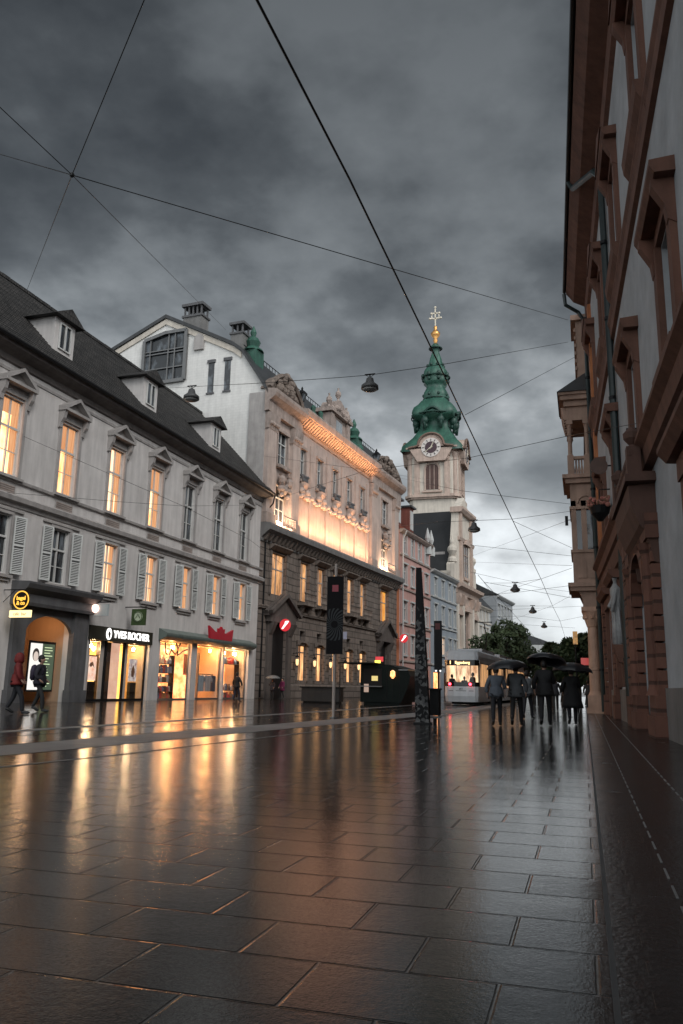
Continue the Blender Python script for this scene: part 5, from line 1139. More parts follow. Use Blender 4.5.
# ================================================================== STREET FURNITURE
def stick_mat():
    m, nt, b = nodes('stickered_steel'); tc = N(nt, 'ShaderNodeTexCoord').outputs['Object']
    v = N(nt, 'ShaderNodeTexVoronoi'); v.inputs['Scale'].default_value = 11; nt.links.new(tc, v.inputs[0])
    s = N(nt, 'ShaderNodeSeparateColor'); nt.links.new(v.outputs['Color'], s.inputs[0])
    sp = N(nt, 'ShaderNodeSeparateXYZ'); nt.links.new(tc, sp.inputs[0])
    lowm = mathn(nt, 'LESS_THAN', mathn(nt, 'ADD', sp.outputs[2], mathn(nt, 'MULTIPLY', s.outputs[1], 1.2)), 3.6)
    f = mathn(nt, 'MULTIPLY', mathn(nt, 'GREATER_THAN', s.outputs[0], .5), lowm)
    c = mixc(nt, mathn(nt, 'MULTIPLY', s.outputs[2], .8), (.06, .06, .065), (.34, .34, .33)); nz = noise(nt, tc, 30, 3); c = mixc(nt, nz, (.03, .03, .03), c)
    nt.links.new(mixc(nt, f, (.010, .010, .011), c), b.inputs['Base Color']); b.inputs['Roughness'].default_value = .6; b.inputs['Specular IOR Level'].default_value = .15; return m
t = thing('stickered_mast', 'leaning black tapered mast covered in stickers on its lower half', 'mast', (-4.62, 24.1, 0), R(2))
mb = MB(); mb.add([(-.18, -.16, 0), (.22, -.16, 0), (.22, .16, 0), (-.18, .16, 0), (-.2, -.16, 1.4), (.16, -.16, 1.4), (.16, .16, 1.4), (-.2, .16, 1.4), (-.17, -.08, 4.62), (-.02, -.08, 4.62), (-.02, .08, 4.62), (-.17, .08, 4.62)],
    [(0, 3, 2, 1), (0, 1, 5, 4), (1, 2, 6, 5), (2, 3, 7, 6), (3, 0, 4, 7), (4, 5, 9, 8), (5, 6, 10, 9), (6, 7, 11, 10), (7, 4, 8, 11), (8, 9, 10, 11)]); mb.build('shaft', stick_mat(), t)
MB().box(-.24, .27, -.2, .2, 0, .05).build('base_plate', M['iron'], t)
t = thing('stop_totem', 'slim black stop totem hanging on a thin post behind the stickered mast', 'totem', (-4.5, 26.2, 0))
MB().box(-.12, .12, -.06, .06, 1.62, 3.18).build('panel', M['iron'], t); MB().tube([(0, .03, 0), (0, .03, 1.7)], .03).build('post', M['iron'], t)
MB().box(-.08, .08, -.065, -.061, 2.9, 3.1).build('emblem', mat('dark_red', (.12, .02, .02), .5, .1, 2), t)
for x in (-.06, .08): MB().sphere((x, -.07, 1.58), .025, 8, 5).build('lamp', M['signwhite'], t)
t = thing('litter_bin', 'dark square litter bin at the foot of the stop totem', 'litter bin', (-4.42, 25.1, 0))
MB().prism([(-.14, -.14), (.14, -.14), (.16, .14), (-.16, .14)], .22, .98, 'z').box(-.19, .19, -.19, .19, .98, 1.03).build('body', M['iron'], t); MB().box(-.16, .16, -.16, .16, .14, .2).build('base', M['grayiron'], t); MB().box(-.05, .05, -.05, .05, 0, .16).build('foot', M['iron'], t)
# banner mast
def bannermat():
    m, nt, b = nodes('black_banner'); tc = N(nt, 'ShaderNodeTexCoord').outputs['Object']; sp = N(nt, 'ShaderNodeSeparateXYZ'); nt.links.new(tc, sp.inputs[0])
    x = sp.outputs[0]; z = mathn(nt, 'SUBTRACT', sp.outputs[2], 3.1); r_ = mathn(nt, 'SQRT', mathn(nt, 'ADD', mathn(nt, 'MULTIPLY', x, x), mathn(nt, 'MULTIPLY', z, z)))
    a_ = mathn(nt, 'ARCTAN2', z, x); st_ = mathn(nt, 'GREATER_THAN', mathn(nt, 'SINE', mathn(nt, 'ADD', mathn(nt, 'MULTIPLY', a_, 22.), mathn(nt, 'MULTIPLY', r_, 30.))), .1)
    ins = mathn(nt, 'MULTIPLY', mathn(nt, 'LESS_THAN', r_, .55), mathn(nt, 'GREATER_THAN', r_, .12))
    f = mathn(nt, 'MULTIPLY', mathn(nt, 'MULTIPLY', st_, ins), .8)
    nt.links.new(mixc(nt, f, (.008, .007, .008), (.06, .065, .068)), b.inputs['Base Color']); b.inputs['Roughness'].default_value = .7; b.inputs['Specular IOR Level'].default_value = .12; return m
t = thing('banner_mast', 'pale steel mast carrying a tall black banner with grey starburst', 'banner mast', (-8.1, 26.5, 0))
MB().tube([(0, .03, 0), (0, .03, 5.2)], .055, 8).build('pole', mat('pale_pole', (.45, .38, .34), .4, .1, 2), t); MB().lathe((0, .03, 0), [(.13, 0), (.13, .04)], 10).build('base_plate', M['grayiron'], t)
bn = MB().box(-.28, .3, -.06, -.03, 2.1, 4.75).build('banner', bannermat(), t)
MB().box(-.1, .12, -.066, -.062, 4.22, 4.45).build('emblem', mat('dull_red', (.3, .03, .05), .5, .1, 2), bn)
MB().box(.32, .45, -.05, -.03, 2.6, 2.85).build('notice', mat('pale_notice', (.5, .48, .6), .5, .1, 2), t)
# kiosk
t = thing('market_kiosk', 'dark green kiosk with flared side, awning and small yellow signs', 'kiosk', (-12.05, 50, 0), R(-4))
kg = mat('kiosk_green', (.009, .016, .015), .55, .3, 1.5, spec=.15)
mb = MB(); mb.prism([(-1.5, .15), (1.15, .15), (1.55, 1.0), (1.75, 1.75), (1.6, 2.1), (.4, 2.45), (-1.5, 2.5)], 0, 3.2, 's'); mb.box(-1.3, 1.0, .1, 3.1, 0, .15); mb.build('body', kg, t)
MB().box(-1.3, -.1, -.03, .0, 1.15, 2.2).build('hatch', mat('dark_hatch', (.004, .004, .005), .7, .2, 2), t); MB().box(-1.4, 0, -.35, .02, 1.08, 1.14).build('counter', M['grayiron'], t)
for x_ in (.2, .62, 1.04): MB().box(x_, x_ + .03, -.02, .0, .3, 2.1).build('panel_seam', M['iron'], t)
MB().box(-2.7, -.4, -.9, 1.4, 2.5, 2.56).build('awning', kg, t); MB().tube([(-2.6, -.8, 0), (-2.6, -.8, 2.5)], .03).build('awning_post', M['iron'], t)
MB().box(1.0, 1.62, -.05, 3.2, 2.1, 2.18).build('roof_edge', M['grayiron'], t)
MB().lathe((.65, -.12, 1.75), [(.05, -.15), (.17, 0), (.15, .28), (.04, .36)], 10).build('lamp', emit('kiosk_amber', (1, .3, .06), 2.2, (1, .6, .3), 4), t)
MB().box(-.75, -.35, -.06, -.02, 1.45, 1.75).build('menu_sign', emit('kiosk_yellow', (.9, .7, .25), .9), t)
MB().box(-1.25, -.95, -.06, -.02, .75, 1.25).build('menu_sheet', emit('kiosk_pink', (.7, .5, .4), .6), t)
sg = MB().box(-.6, -.1, .2, .3, 2.65, 2.95).build('roof_sign', M['red'], t); MB().box(-.62, -.25, .15, .2, 2.55, 2.72).build('roof_sign_lamp', emit('kiosk_bright_yellow', (1, .75, .1), 2), sg)
t = thing('counter_table', 'low dark counter standing in the shade beside the kiosk awning', 'counter', (-16.2, 51, 0), R(-4))
MB().box(-1.6, 1.3, -.4, .4, .95, 1.02).build('top', M['iron'], t); MB().box(-1.5, 1.2, -.3, .3, .1, .95).build('front', mat('dark_counter', (.03, .03, .03), .5, .3, 2), t); MB().box(-1.4, 1.1, -.2, .2, 0, .1).build('base', M['iron'], t)

# ================================================================== WIRES AND HANGING LAMPS
WM = mat('wire_black', (.012, .012, .012), .5, .1, 3, streak=False)
def wire(pts, r, label, group=None, sag=0.0, name='overhead_wire'):
    P = []
    pts = [Vector(p) for p in pts]
    for a, b in zip(pts[:-1], pts[1:]):
        for k in range(8):
            t = k / 8; q = a.lerp(b, t); q.z -= sag * 4 * t * (1 - t); P.append(q)
    P.append(pts[-1]); return tag(MB().tube(P, r, 5).build(name, WM), label, 'wire', group)
K = atZ(72, 175, 10.5)
wire([atZ(150, -14, 10.8), K, F1p(-.2, *[(-3.0), 18.2][:1], 18.6) if False else onW(27, 290, F1o, F1o + F1d, 0.0)], .009, 'wire from top left edge down to the grey house roof')
wire([atZ(-10, 98, 10.6), K, onW(226, 330, F2o, F2o + F2d, .0) if False else atY(226, 330, 60)], .009, 'wire crossing from the left edge to the white gable')
wire([onW(-60, 137, F1o, F1o + F1d, 0), K, atZ(390, 268, 10.5), Vector(RWp(1.2, 38.0, 15.5)) if False else atY(568, 320, 39)], .010, 'long thin wire sagging across the dark sky to the right eaves')
MB()
tag(MB().sphere((0, 0, 0), .05, 8, 6).build('wire_knot', WM, None, tuple(K)), 'small knot where the upper left wires cross', 'wire knot')
ct = [atZ(235, -45, 6.5), atZ(257, 0, 6.5), atZ(350, 180, 6.5), atZ(425, 335, 6.5), atZ(470, 430, 6.5), atZ(513, 521, 6.5), atZ(541, 579, 6.5), atZ(552.6, 606, 6.5), atZ(560, 621, 6.5), atZ(566, 640, 6.5)]
wire(ct, .013, 'thick tram contact wire running down the street from the top')
wire([atZ(478, 575, 6.5), atZ(484, 582, 6.5), atZ(510, 610, 6.5), atZ(537, 640, 6.5), atZ(548, 652, 6.5)], .013, 'second tram contact wire left of the street axis in the distance')
def cross(px, z, label, r=.009, lamp=None, ends=(None, None), sag=0):
    P = [atZ(x, y, z) for x, y in px]
    if ends[0]: P[0] = atY(px[0][0], px[0][1], ends[0])
    if ends[1]: P[-1] = atY(px[-1][0], px[-1][1], ends[1])
    wire(P, r, label, 'cross wires over the street', sag)
lamps = []
cross([(150, 389), (262, 383), (340, 377.5), (370, 375), (445, 364), (568, 342)], 10, 'cross wire carrying the big bell lamp and passing the spire top', ends=(58, 41))
cross([(465, 415), (575, 357)], 9.5, 'short slanting wire from the contact wire up to the eaves', ends=(None, 41))
cross([(280, 498), (368, 470), (468, 458), (568, 436), (645, 422)], 9, 'wire from the palace front across the tower to the right wall bracket', ends=(62, 21.5))
cross([(400, 478), (463, 491), (570, 504)], 9, 'thin wire crossing the pale tower body', ends=(80, 41))
cross([(400, 526), (438, 522), (513, 519), (572, 511)], 8, 'wire carrying the bell lamp beside the church gable', ends=(90, 42))
cross([(472, 556), (572, 519)], 8, 'rising wire right of the church gable', ends=(100, 42))
cross([(472, 562), (572, 565.6)], 7.5, 'level wire right of the church gable', ends=(100, 43))
cross([(484, 582), (572, 598)], 6.6, 'wire falling from the left contact wire to the loggia base', ends=(None, 43))
cross([(476, 583), (515, 583), (541, 579), (572, 568)], 6.6, 'wire with a hanging lamp joined to the contact wire knot', ends=(100, 43))
cross([(484, 606), (510, 606), (552, 606)], 6.5, 'low far wire with a hanging lamp')
cross([(490, 617), (520, 616), (560, 621), (590, 615)], 6.5, 'lower far wire above the trees')
cross([(495, 624), (530, 625), (575, 628)], 6.5, 'lowest far wire just above the tree tops')
cross([(478, 596), (520, 592), (575, 585)], 6.5, 'slightly rising far wire below the knots')
cross([(0, 426), (183, 506), (250, 540), (330, 600)], 9, 'wire slanting down across the grey house windows', ends=(32, 60))
cross([(0, 492), (123, 502), (183, 506), (262, 505)], 9.5, 'wire strung level along the grey house front', ends=(31, 61))
cross([(264, 456), (368, 470), (430, 480)], 11, 'wire strung along the palace upper windows', ends=(61, 92))
for k_, (pp_, lb_) in enumerate([([(484, 582), (520, 640)], 'thin guy wire dropping right from the left contact wire knot'), ([(541, 579), (480, 600)], 'guy wire from the street knot down towards the church'), ([(513, 521), (572, 548)], 'short guy wire from the upper knot to the loggia'),
    ([(552, 606), (590, 585)], 'guy wire rising from the lower knot to the right'), ([(552, 606), (505, 622)], 'guy wire falling from the lower knot to the left'), ([(480, 611), (585, 606)], 'nearly level far wire behind the small bell lamps'), ([(470, 572), (541, 588), (572, 592)], 'slack thin wire sagging over the tram roof'), ([(470, 545), (572, 556)], 'second level wire right of the church gable')]):
    cross(pp_, 6.5, lb_, .007)
proto = None
def hang_lamp(px, py, z, label, k=1.0):
    global proto
    p = atZ(px, py, z)
    if proto is None:
        t = thing('hanging_street_lamp', label, 'street lamp', p, 0, 'bell lamps hung from the wires')
        MB().lathe((0, 0, -.42), [(.26, 0), (.25, .1), (.13, .2), (.1, .33), (.04, .36)], 16).build('lamp_shade', mat('lamp_grey', (.10, .10, .10), .4, .2, 3), t, smooth=True)
        MB().lathe((0, 0, -.5), [(.08, 0), (.2, .04), (.22, .09)], 14).build('lamp_glass', mat('milky_glass', (.5, .5, .48), .2, .1, 3), t)
        MB().tube([(0, 0, -.06), (0, 0, .02)], .02, 5).tube([(-.16, 0, .04), (.16, 0, .04)], .018, 5).tube([(-.16, 0, .04), (0, 0, -.06), (.16, 0, .04)], .01, 4).build('hanger', M['iron'], t)
        proto = t
    else:
        t = copy_tree(proto); t.location = p; t['label'] = label
    t.scale = (k, k, k); return t
hang_lamp(370, 375.5, 10, 'bell shaped street lamp hanging left of the spire')
hang_lamp(192, 387, 10, 'bell shaped street lamp hanging before the white gable wall', .95)
hang_lamp(474, 521, 8, 'bell shaped street lamp hanging right of the church gable', 1.0)
hang_lamp(515, 583, 6.6, 'nearest of the small bell lamps over the far trees', 1.0)
hang_lamp(532.6, 606, 6.5, 'middle one of the small bell lamps over the far trees', 1.0)
hang_lamp(544, 622, 6.5, 'lowest and farthest small bell lamp over the trees', 1.0)
p = Vector(RWp(.1, 22.4, 8.05)); t = thing('wire_bracket', 'black wall bracket holding the cross wire on the white facade', 'bracket', p, rR); MB(True).box(-.08, -.04, -.07, .07, -.3, .3).build('plate', M['iron'], t); MB(True).tube([(-.05, 0, 0), (.25, 0, 0)], .04).build('eye_bolt', M['iron'], t)
t = thing('wire_rosette', 'black wire rosette on the palace wall above the left floodlight', 'bracket', F2p(.1, 3.2, 17.3), r2); MB().tube([(0, -.5, .3), (.25, 0, 0), (0, .7, .15)], .06).sphere((.2, 0, 0), .15).build('bracket', M['iron'], t)
# traffic light by the loggia
t = thing('traffic_light', 'small traffic signal with amber backed head beside the loggia column', 'traffic light', (atY(577.5, 692, 60).x, 60, 0)); MB().tube([(0, 0, 0), (0, 0, 4.3)], .06).build('pole', M['iron'], t); MB().box(-.16, .16, -.12, .12, 4.3, 5.2).build('signal_head', emit('amber_signal', (1, .5, .12), .5, (.3, .15, .05), 4), t)

# ================================================================== PEOPLE
SKIN = mat('skin_tone', (.38, .22, .16), .6, .1, 5, streak=False)
def skinmesh(name, verts, edges, m, parent, sub=1, root=0, extra=None):
    bm = bmesh.new(); ly = bm.verts.layers.skin.verify(); vs = []
    for i, (p, r_) in enumerate(verts):
        v = bm.verts.new(p); rr2 = r_ if isinstance(r_, tuple) else (r_, r_); v[ly].radius = rr2; v[ly].use_root = (i == root); vs.append(v)
    for a, b in edges: bm.edges.new((vs[a], vs[b]))
    me = bpy.data.meshes.new(name); bm.to_mesh(me); bm.free(); o = link(name, me, None)
    md = o.modifiers.new('s', 'SKIN'); md.use_smooth_shade = True
    sb = o.modifiers.new('b', 'SUBSURF'); sb.levels = sub; sb.render_levels = sub
    dg = bpy.context.evaluated_depsgraph_get(); me2 = bpy.data.meshes.new_from_object(o.evaluated_get(dg)); me2.name = name
    o.modifiers.clear(); o.data = me2; me2.materials.clear(); me2.materials.append(m); o.parent = parent
    me2.polygons.foreach_set('use_smooth', [True] * len(me2.polygons))
    if extra:
        bm = bmesh.new(); bm.from_mesh(me2); ex = extra.mesh('x', m, True); bm.from_mesh(ex); bm.to_mesh(me2); bm.free(); bpy.data.meshes.remove(ex)
    return o
def person(x, y, h, yaw, label, coat, trousers, hair, stride=.25, coat_len=.85, armL=(.28, -.02, .95, .02), armR=None, hood=None, loose=1.0, z=0.0, shoes=(.02, .02, .02), lean=0.0, pack=None):
    """arms: (elbow outward, elbow forward, wrist z, wrist forward) ; facing +Y before yaw"""
    t = thing('person', label, 'person', (x, y, z), yaw); t.scale = (h / 1.75,) * 3
    A = {-1: armL, 1: armR or armL}
    V = []; E = []
    def v(p, r_): V.append((p, r_)); return len(V) - 1
    def e(*ids):
        for a, b in zip(ids[:-1], ids[1:]): E.append((a, b))
    pel = v((0, 0, .95), (.15, .11)); sp = v((0, lean * .3, 1.15), (.13, .1)); chst = v((0, lean * .6, 1.34), (.16, .11)); nk = v((0, lean * .8, 1.5), .052); hb = v((0, .01 + lean, 1.57), (.07, .08)); hm = v((0, .02 + lean, 1.65), (.078, .095)); ht = v((0, .005 + lean, 1.73), (.05, .062))
    e(pel, sp, chst, nk, hb, hm, ht); ns = v((0, .135 + lean, 1.63), .012); e(hm, ns)
    for s in (-1, 1):
        er = v((s * .088, .005 + lean, 1.64), .014); e(hm, er)
    legs = {}; 
    for s in (-1, 1):
        f = stride * (1 if s > 0 else -1); fr = f > 0
        hip = (s * .09, 0, .88); knee = (s * .10, f * .55 + .05, .49 if fr else .47); ank = (s * .10, f, .09 if fr else .12 + abs(stride) * .25); toe = (s * .12, f + .15, .045 if fr else .055)
        legs[s] = (hip, knee, ank, toe); ids = [v(hip, .08), v(knee, .052), v((ank[0], ank[1], ank[2] + .06), .028)]; e(pel, *ids)
    arms = {}
    for s in (-1, 1):
        eo, ef, wz, wf = A[s]; sh = (s * .18, lean * .7, 1.42); el = (s * eo, ef + lean * .5, 1.13 if wz < 1.2 else 1.15); wr = (s * (eo - .02 if wz < 1.2 else max(.08, eo - .14)), wf, wz)
        arms[s] = (sh, el, wr); dv = (Vector(wr) - Vector(el)).normalized(); pm = Vector(wr) + dv * .07
        ids = [v(sh, .055), v(el, .038), v(wr, .025), v(tuple(pm), (.03, .018))]; e(chst, *ids)
        sd = Vector((0, 1, 0)) if abs(dv.y) < .8 else Vector((0, 0, 1))
        for k in range(4):
            L = (.062, .074, .07, .055)[k]; b0 = pm + sd * (.024 - .016 * k); a1 = b0 + dv * L * .6; a2 = a1 + (dv + Vector((-s * .5, 0, 0))).normalized() * L * .5
            i1, i2 = v(tuple(a1), .009), v(tuple(a2), .008); e(ids[3], i1, i2)
        th = Vector(wr) + dv * .03 + sd * .035; i1 = v(tuple(th + dv * .02), .011); i2 = v(tuple(th + dv * .05 + sd * .012), .009); e(ids[3], i1, i2)
    skinmesh('body', V, E, SKIN, t)
    # trousers
    V2 = [((0, 0, .96), (.165, .125))]; E2 = []
    S2 = []
    for s in (-1, 1):
        hip, knee, ank, toe = legs[s]; b0 = len(V2); V2 += [(hip, .098), (knee, .072), ((ank[0], ank[1] - .01, ank[2] - .02), .062)]; E2 += [(0, b0), (b0, b0 + 1), (b0 + 1, b0 + 2)]
    tm = mat('trousers_%02d%02d%02d' % tuple(int(c * 99) for c in trousers), trousers, .8, .2, 4, streak=False); skinmesh('trousers', V2, E2, tm, t)
    for s in (-1, 1):
        hip, knee, ank, toe = legs[s]; skinmesh('shoe', [((ank[0], ank[1] - .05, ank[2] - .02), .056), ((ank[0], ank[1] + .04, ank[2] - .03), .055), (toe, .048), ((toe[0], toe[1] + .07, toe[2]), .03)], [(0, 1), (1, 2), (2, 3)], mat('shoe_%02d' % int(shoes[0] * 99), shoes, .4, .1, 5, streak=False), t)
    cm = mat('coat_%02d%02d%02d' % tuple(int(c * 99) for c in coat), coat, .75, .25, 3, streak=False, bump=.3, bscale=7)
    q = loose
    V3 = [((0, 0, .98), (.17 * q, .135 * q)), ((0, lean * .3, 1.16), (.165 * q, .13 * q)), ((0, lean * .6, 1.35), (.19 * q, .14 * q)), ((0, lean * .8, 1.48), .085)]; E3 = [(0, 1), (1, 2), (2, 3)]
    for s in (-1, 1):
        sh, el, wr = arms[s]; b0 = len(V3); V3 += [(sh, .083 * q), (el, .064 * q), (tuple(Vector(wr).lerp(Vector(el), .05)), .05)]; E3 += [(2, b0), (b0, b0 + 1), (b0 + 1, b0 + 2)]
    ex = MB(); zb = coat_len; pr = []
    for k in range(6):
        tt = k / 5; zz = 1.15 + (zb - 1.15) * tt; fl = .17 * q + (.03 + (.10 if zb < .7 else .02)) * tt; pr.append((fl, zz))
    pts = []; nn = 18
    for r_, zz in pr + [(pr[-1][0] - .02, zb + .01)]:
        for k in range(nn):
            a_ = 2 * PI * k / nn; w_ = 1 + .03 * math.sin(a_ * 5 + zz * 3); pts.append((r_ * 1.06 * w_ * math.cos(a_), r_ * .82 * w_ * math.sin(a_), zz))
    ex.add(pts, [(i * nn + k, i * nn + (k + 1) % nn, (i + 1) * nn + (k + 1) % nn, (i + 1) * nn + k) for i in range(6) for k in range(nn)])
    if hood: ex.lathe((0, lean, 1.46), [(.09, 0), (.13, .06), (.135, .15), (.12, .24), (.07, .31), (.01, .33)], 14, 1, 1.08)
    skinmesh('coat', V3, E3, cm, t, extra=ex)
    if not hood:
        hm_ = mat('hair_%02d%02d%02d' % tuple(int(c * 99) for c in hair), hair, .6, .3, 8, streak=False); mb = MB(); mb.lathe((0, -.012 + lean, 1.56), [(.07, 0), (.094, .05), (.1, .12), (.088, .18), (.05, .225), (.01, .24)], 14, .92, 1.08); mb.build('hair', hm_, t, smooth=True)
    if pack:
        mb = MB(); mb.lathe((0, -.22, .98), [(.1, 0), (.17, .06), (.18, .3), (.13, .45), (.04, .5)], 12, 1, .62); mb.tube([(-.12, -.14, 1.4), (-.13, .12, 1.35), (-.12, .1, 1.1)], .02, 5); mb.tube([(.12, -.14, 1.4), (.13, .12, 1.35), (.12, .1, 1.1)], .02, 5)
        o = mb.build('backpack', mat('pack_cloth', pack, .7, .2, 4, streak=False), None, (x, y, z), (0, 0, yaw), smooth=True); o.scale = t.scale; tag(o, 'dark rucksack worn by the person in front of the menu board', 'backpack')
    return t
UM = mat('umbrella_black', (.014, .014, .017), .3, .2, 3, streak=False)
def umbrella(x, y, zt, rad, label, tilt=(0, 0), m=UM, hz=1.15):
    t = thing('umbrella', label, 'umbrella', (x, y, 0)); t.location = (x, y, hz); t.rotation_euler = (tilt[0], tilt[1], .3)
    H = zt - hz; mb = MB(); n = 32; pts = []; rings = 7
    for i in range(rings + 1):
        q = i / rings
        for k in range(n):
            a_ = 2 * PI * k / n; mid = abs(math.sin(a_ * 4)); rr_ = rad * math.sin(q * PI / 2 * .98) * (1 - .07 * mid * q); zz = H - .08 - rad * .46 * (1 - math.cos(q * PI / 2)) + .04 * mid * q * q - .02 * mid * math.sin(q * PI)
            pts.append((max(rr_, .004) * math.cos(a_), max(rr_, .004) * math.sin(a_), zz))
    mb.add(pts, [(i * n + k, i * n + (k + 1) % n, (i + 1) * n + (k + 1) % n, (i + 1) * n + k) for i in range(rings) for k in range(n)]); mb.build('canopy', m, t, smooth=True)
    MB().tube([(0, 0, -.02), (0, 0, H)], .008, 6).build('shaft', M['iron'], t); MB().tube([(0, 0, -.02), (0, 0, -.1), (.02, 0, -.14), (.05, 0, -.14), (.07, 0, -.1)], .014, 7).build('handle', M['iron'], t)
    for k in range(8):
        a_ = PI / 4 * k; MB().tube([(.02 * math.cos(a_), .02 * math.sin(a_), H - .28), (rad * .5 * math.cos(a_), rad * .5 * math.sin(a_), H - .08 - rad * .46 * .13 - .015)], .004, 4).build('rib', M['iron'], t)
    return t
def gp(px, py): p = atZ(px, py, 0); return p.x, p.y
hold = (.26, .12, 1.2, .2)
x, y = gp(497, 726); person(x, y, 1.68, R(6), 'person in blue grey jacket and dark trousers walking under the left umbrella', (.10, .115, .14), (.02, .02, .025), (.05, .03, .02), .24, .86, (.3, -.02, .95, .0), (.27, .06, 1.12, .22))
x, y = gp(517, 726); person(x, y, 1.75, R(-2), 'person in open grey coat walking second from the left in the group', (.085, .092, .10), (.018, .018, .02), (.03, .02, .015), .3, .82, (.26, .12, 1.25, .16), (.3, 0, .95, .05), loose=1.12)
umbrella(*(lambda p: (p[0], p[1]))(gp(510, 726)), 1.98, .62, 'wide black umbrella shared by the two grey coated walkers', (0, R(-4)))
x, y = gp(528, 719); person(x, y, 1.72, R(-8), 'person in light grey jacket walking a few steps ahead of the umbrella pair', (.13, .14, .15), (.03, .03, .035), (.03, .02, .02), .3, .9, (.3, .0, .95, .1))
x, y = gp(546, 726); person(x, y, 1.9, 0, 'tallest walker in plain black coat under the high umbrella', (.012, .012, .014), (.012, .012, .014), (.015, .012, .01), .27, .8, (.3, 0, .95, 0), hold, loose=1.12)
umbrella(x + .02, y + .1, 2.22, .62, 'high black umbrella held over the tallest walker', (R(-10), R(8)), hz=1.28)
x, y = gp(573, 725); person(x, y, 1.72, R(3), 'person in knee length black coat walking nearest the loggia column', (.013, .013, .015), (.02, .02, .022), (.03, .02, .015), .3, .52, (.3, 0, 1.0, .05), hold, loose=1.15)
umbrella(x + .03, y, 1.98, .64, 'black umbrella over the walker in the knee length coat', (0, R(3)), hz=1.18)
for px, py, lb, cc, s in ((556, 711, 'distant dark figure between the tall walker and the long coat', (.03, .03, .035), .2), (589, 709, 'distant figure in dark jacket right of the long coated walker', (.04, .035, .035), .12), (537, 707, 'small distant figure seen between the grey jackets and tall walker', (.07, .06, .06), .2)):
    x, y = gp(px, py); person(x, y, 1.7, R(4), lb, cc, (.03, .03, .03), (.03, .02, .02), s, .85)
x, y = gp(14, 714); person(x, y, 1.86, R(-60), 'person in red hooded jacket walking past the arched entrance', (.20, .018, .016), (.02, .02, .025), (.02, .02, .02), .24, .84, (.27, .05, .98, .15), hood=True, loose=1.1)
x, y = gp(37, 712); person(x, y, 1.86, R(-75), 'person in dark jacket walking in front of the lit menu board', (.02, .018, .028), (.022, .022, .03), (.015, .012, .01), .2, .86, (.3, -.04, 1.0, .1), loose=1.15, pack=(.03, .02, .045))
x, y = gp(236, 702); person(x, y, 1.78, R(-20), 'person in black jacket and jeans before the right souvenir window', (.012, .012, .016), (.025, .03, .05), (.03, .02, .015), .16, .86, (.32, 0, 1.0, .05), (.36, .05, .95, .1))
x, y = gp(282, 699); person(x, y, 1.65, R(150), 'person in magenta coat standing by the palace\'s left portal', (.22, .02, .09), (.02, .02, .02), (.03, .02, .02), .05, .7, (.28, .05, 1.0, .15))
x, y = gp(272, 699); person(x, y, 1.6, R(170), 'person in black coat under pale umbrella by the left portal', (.02, .02, .022), (.02, .02, .02), (.03, .02, .02), .05, .7, (.28, .05, 1.0, .15), hold)
umbrella(x, y, 1.95, .6, 'grey umbrella held up in the palace\'s dark left portal', (0, 0), mat('umbrella_grey', (.18, .18, .18), .5, .2, 3, streak=False), 1.1)
for dx, dy, sc_, lb, cl_ in ((-.72, .35, 1.62, 'passenger with raised arm standing on the left inside the tram', (.05, .03, .03)), (.68, .3, 1.75, 'passenger in dark coat standing on the right inside the tram', (.10, .05, .02)), (.05, .75, 1.5, 'shorter passenger sitting low in the middle of the tram window', (.06, .04, .04))):
    person(-7.85 + dx, 55 + dy, sc_, R(20 + 60 * dx), lb, cl_, (.02, .02, .02), (.02, .015, .01), .04, .86, (.26, .12, 1.3, .25) if dx < -.5 else (.28, .03, 1.0, .1), z=.36 if dx else .1)

# ================================================================== LIGHT
w = bpy.data.worlds.new('World'); sc.world = w; w.use_nodes = True; nt = w.node_tree; bg = nt.nodes['Background']
SUN_EL, SUN_AZ = 40, 128      # light falls from behind and right of the camera
sky = N(nt, 'ShaderNodeTexSky', sky_type='NISHITA'); sky.sun_disc = False; sky.sun_elevation = R(SUN_EL); sky.sun_rotation = R(SUN_AZ)
tc = N(nt, 'ShaderNodeTexCoord').outputs['Generated']; sp = N(nt, 'ShaderNodeSeparateXYZ'); nt.links.new(tc, sp.inputs[0])
X, Y, Z = sp.outputs
el = ramp(nt, mathn(nt, 'MAXIMUM', Z, 0.), [(0, .64), (.12, .63), (.21, .49), (.30, .34), (.40, .17), (.52, .09), (.72, .055), (1, .08)])
zz = mathn(nt, 'ADD', mathn(nt, 'MAXIMUM', Z, 0.), .6)
cb = N(nt, 'ShaderNodeCombineXYZ'); nt.links.new(mathn(nt, 'DIVIDE', X, zz), cb.inputs[0]); nt.links.new(mathn(nt, 'DIVIDE', Y, zz), cb.inputs[1]); nt.links.new(zz, cb.inputs[2])
c1 = noise(nt, cb.outputs[0], 2.4, 6, .5); c2 = noise(nt, cb.outputs[0], 6.5, 6, .55)
cl_ = mathn(nt, 'ADD', mathn(nt, 'MULTIPLY', c1, .72), mathn(nt, 'MULTIPLY', c2, .28))
cm_ = ramp(nt, cl_, [(.39, .45), (.46, .70), (.51, 1.05), (.555, 1.65), (.62, 2.3)])
cm_ = mixc(nt, ramp(nt, Z, [(.04, .35), (.26, 1.)]), (1, 1, 1), cm_)
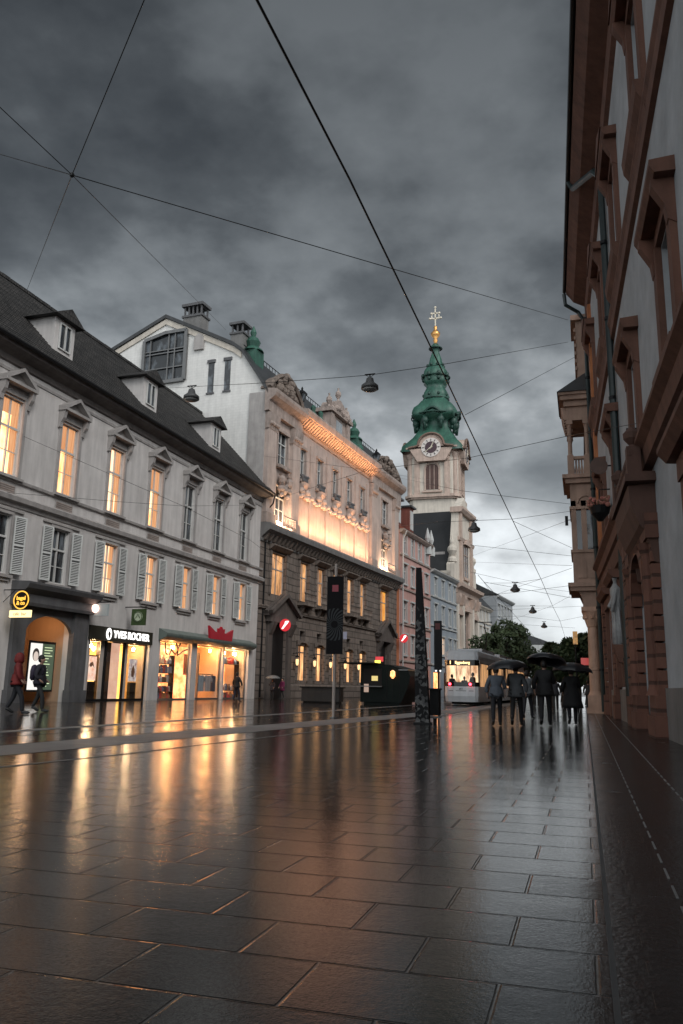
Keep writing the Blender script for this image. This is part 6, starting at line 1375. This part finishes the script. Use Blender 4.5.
back = ramp(nt, mathn(nt, 'MULTIPLY_ADD', mathn(nt, 'ADD', mathn(nt, 'MULTIPLY', Y, -.85), mathn(nt, 'MULTIPLY', X, .35)), .5, .5), [(.42, 0.), (.85, 1.)])
val = mathn(nt, 'MULTIPLY', el, cm_)
val = mathn(nt, 'ADD', val, mathn(nt, 'MULTIPLY', back, .95))
tint = mixc(nt, ramp(nt, val, [(.03, 0.), (.5, 1.)]), (.91, 1.01, 1.07), (.95, 1.0, 1.03))
vm = N(nt, 'ShaderNodeVectorMath', operation='SCALE'); nt.links.new(tint, vm.inputs[0]); nt.links.new(val, vm.inputs['Scale'])
sk = N(nt, 'ShaderNodeVectorMath', operation='SCALE'); nt.links.new(sky.outputs[0], sk.inputs[0]); sk.inputs['Scale'].default_value = .006
ad = N(nt, 'ShaderNodeVectorMath', operation='ADD'); nt.links.new(vm.outputs[0], ad.inputs[0]); nt.links.new(sk.outputs[0], ad.inputs[1])
# background strength .1, the cloud layer scaled up to match
s10 = N(nt, 'ShaderNodeVectorMath', operation='SCALE'); nt.links.new(ad.outputs[0], s10.inputs[0]); s10.inputs['Scale'].default_value = 10
nt.links.new(s10.outputs[0], bg.inputs[0]); bg.inputs[1].default_value = .1
S = bpy.data.lights.new('sun', 'SUN'); S.energy = 1.45; S.angle = R(25); S.color = (1, .97, .94)
so = link('sun', S, None, (0, 0, 50)); az = R(SUN_AZ)
sd = Vector((math.sin(az) * math.cos(R(SUN_EL)), math.cos(az) * math.cos(R(SUN_EL)), math.sin(R(SUN_EL)))); so.rotation_euler = sd.to_track_quat('Z', 'Y').to_euler()

sc.view_settings.view_transform = 'Standard'; sc.view_settings.look = 'None'; sc.view_settings.exposure = 0; sc.view_settings.gamma = 1
sc.cycles.use_denoising = True; sc.cycles.max_bounces = 5; sc.cycles.diffuse_bounces = 2; sc.cycles.glossy_bounces = 3; sc.cycles.transparent_max_bounces = 6
sc.cycles.sample_clamp_indirect = 60; sc.cycles.caustics_reflective = False; sc.cycles.caustics_refractive = False
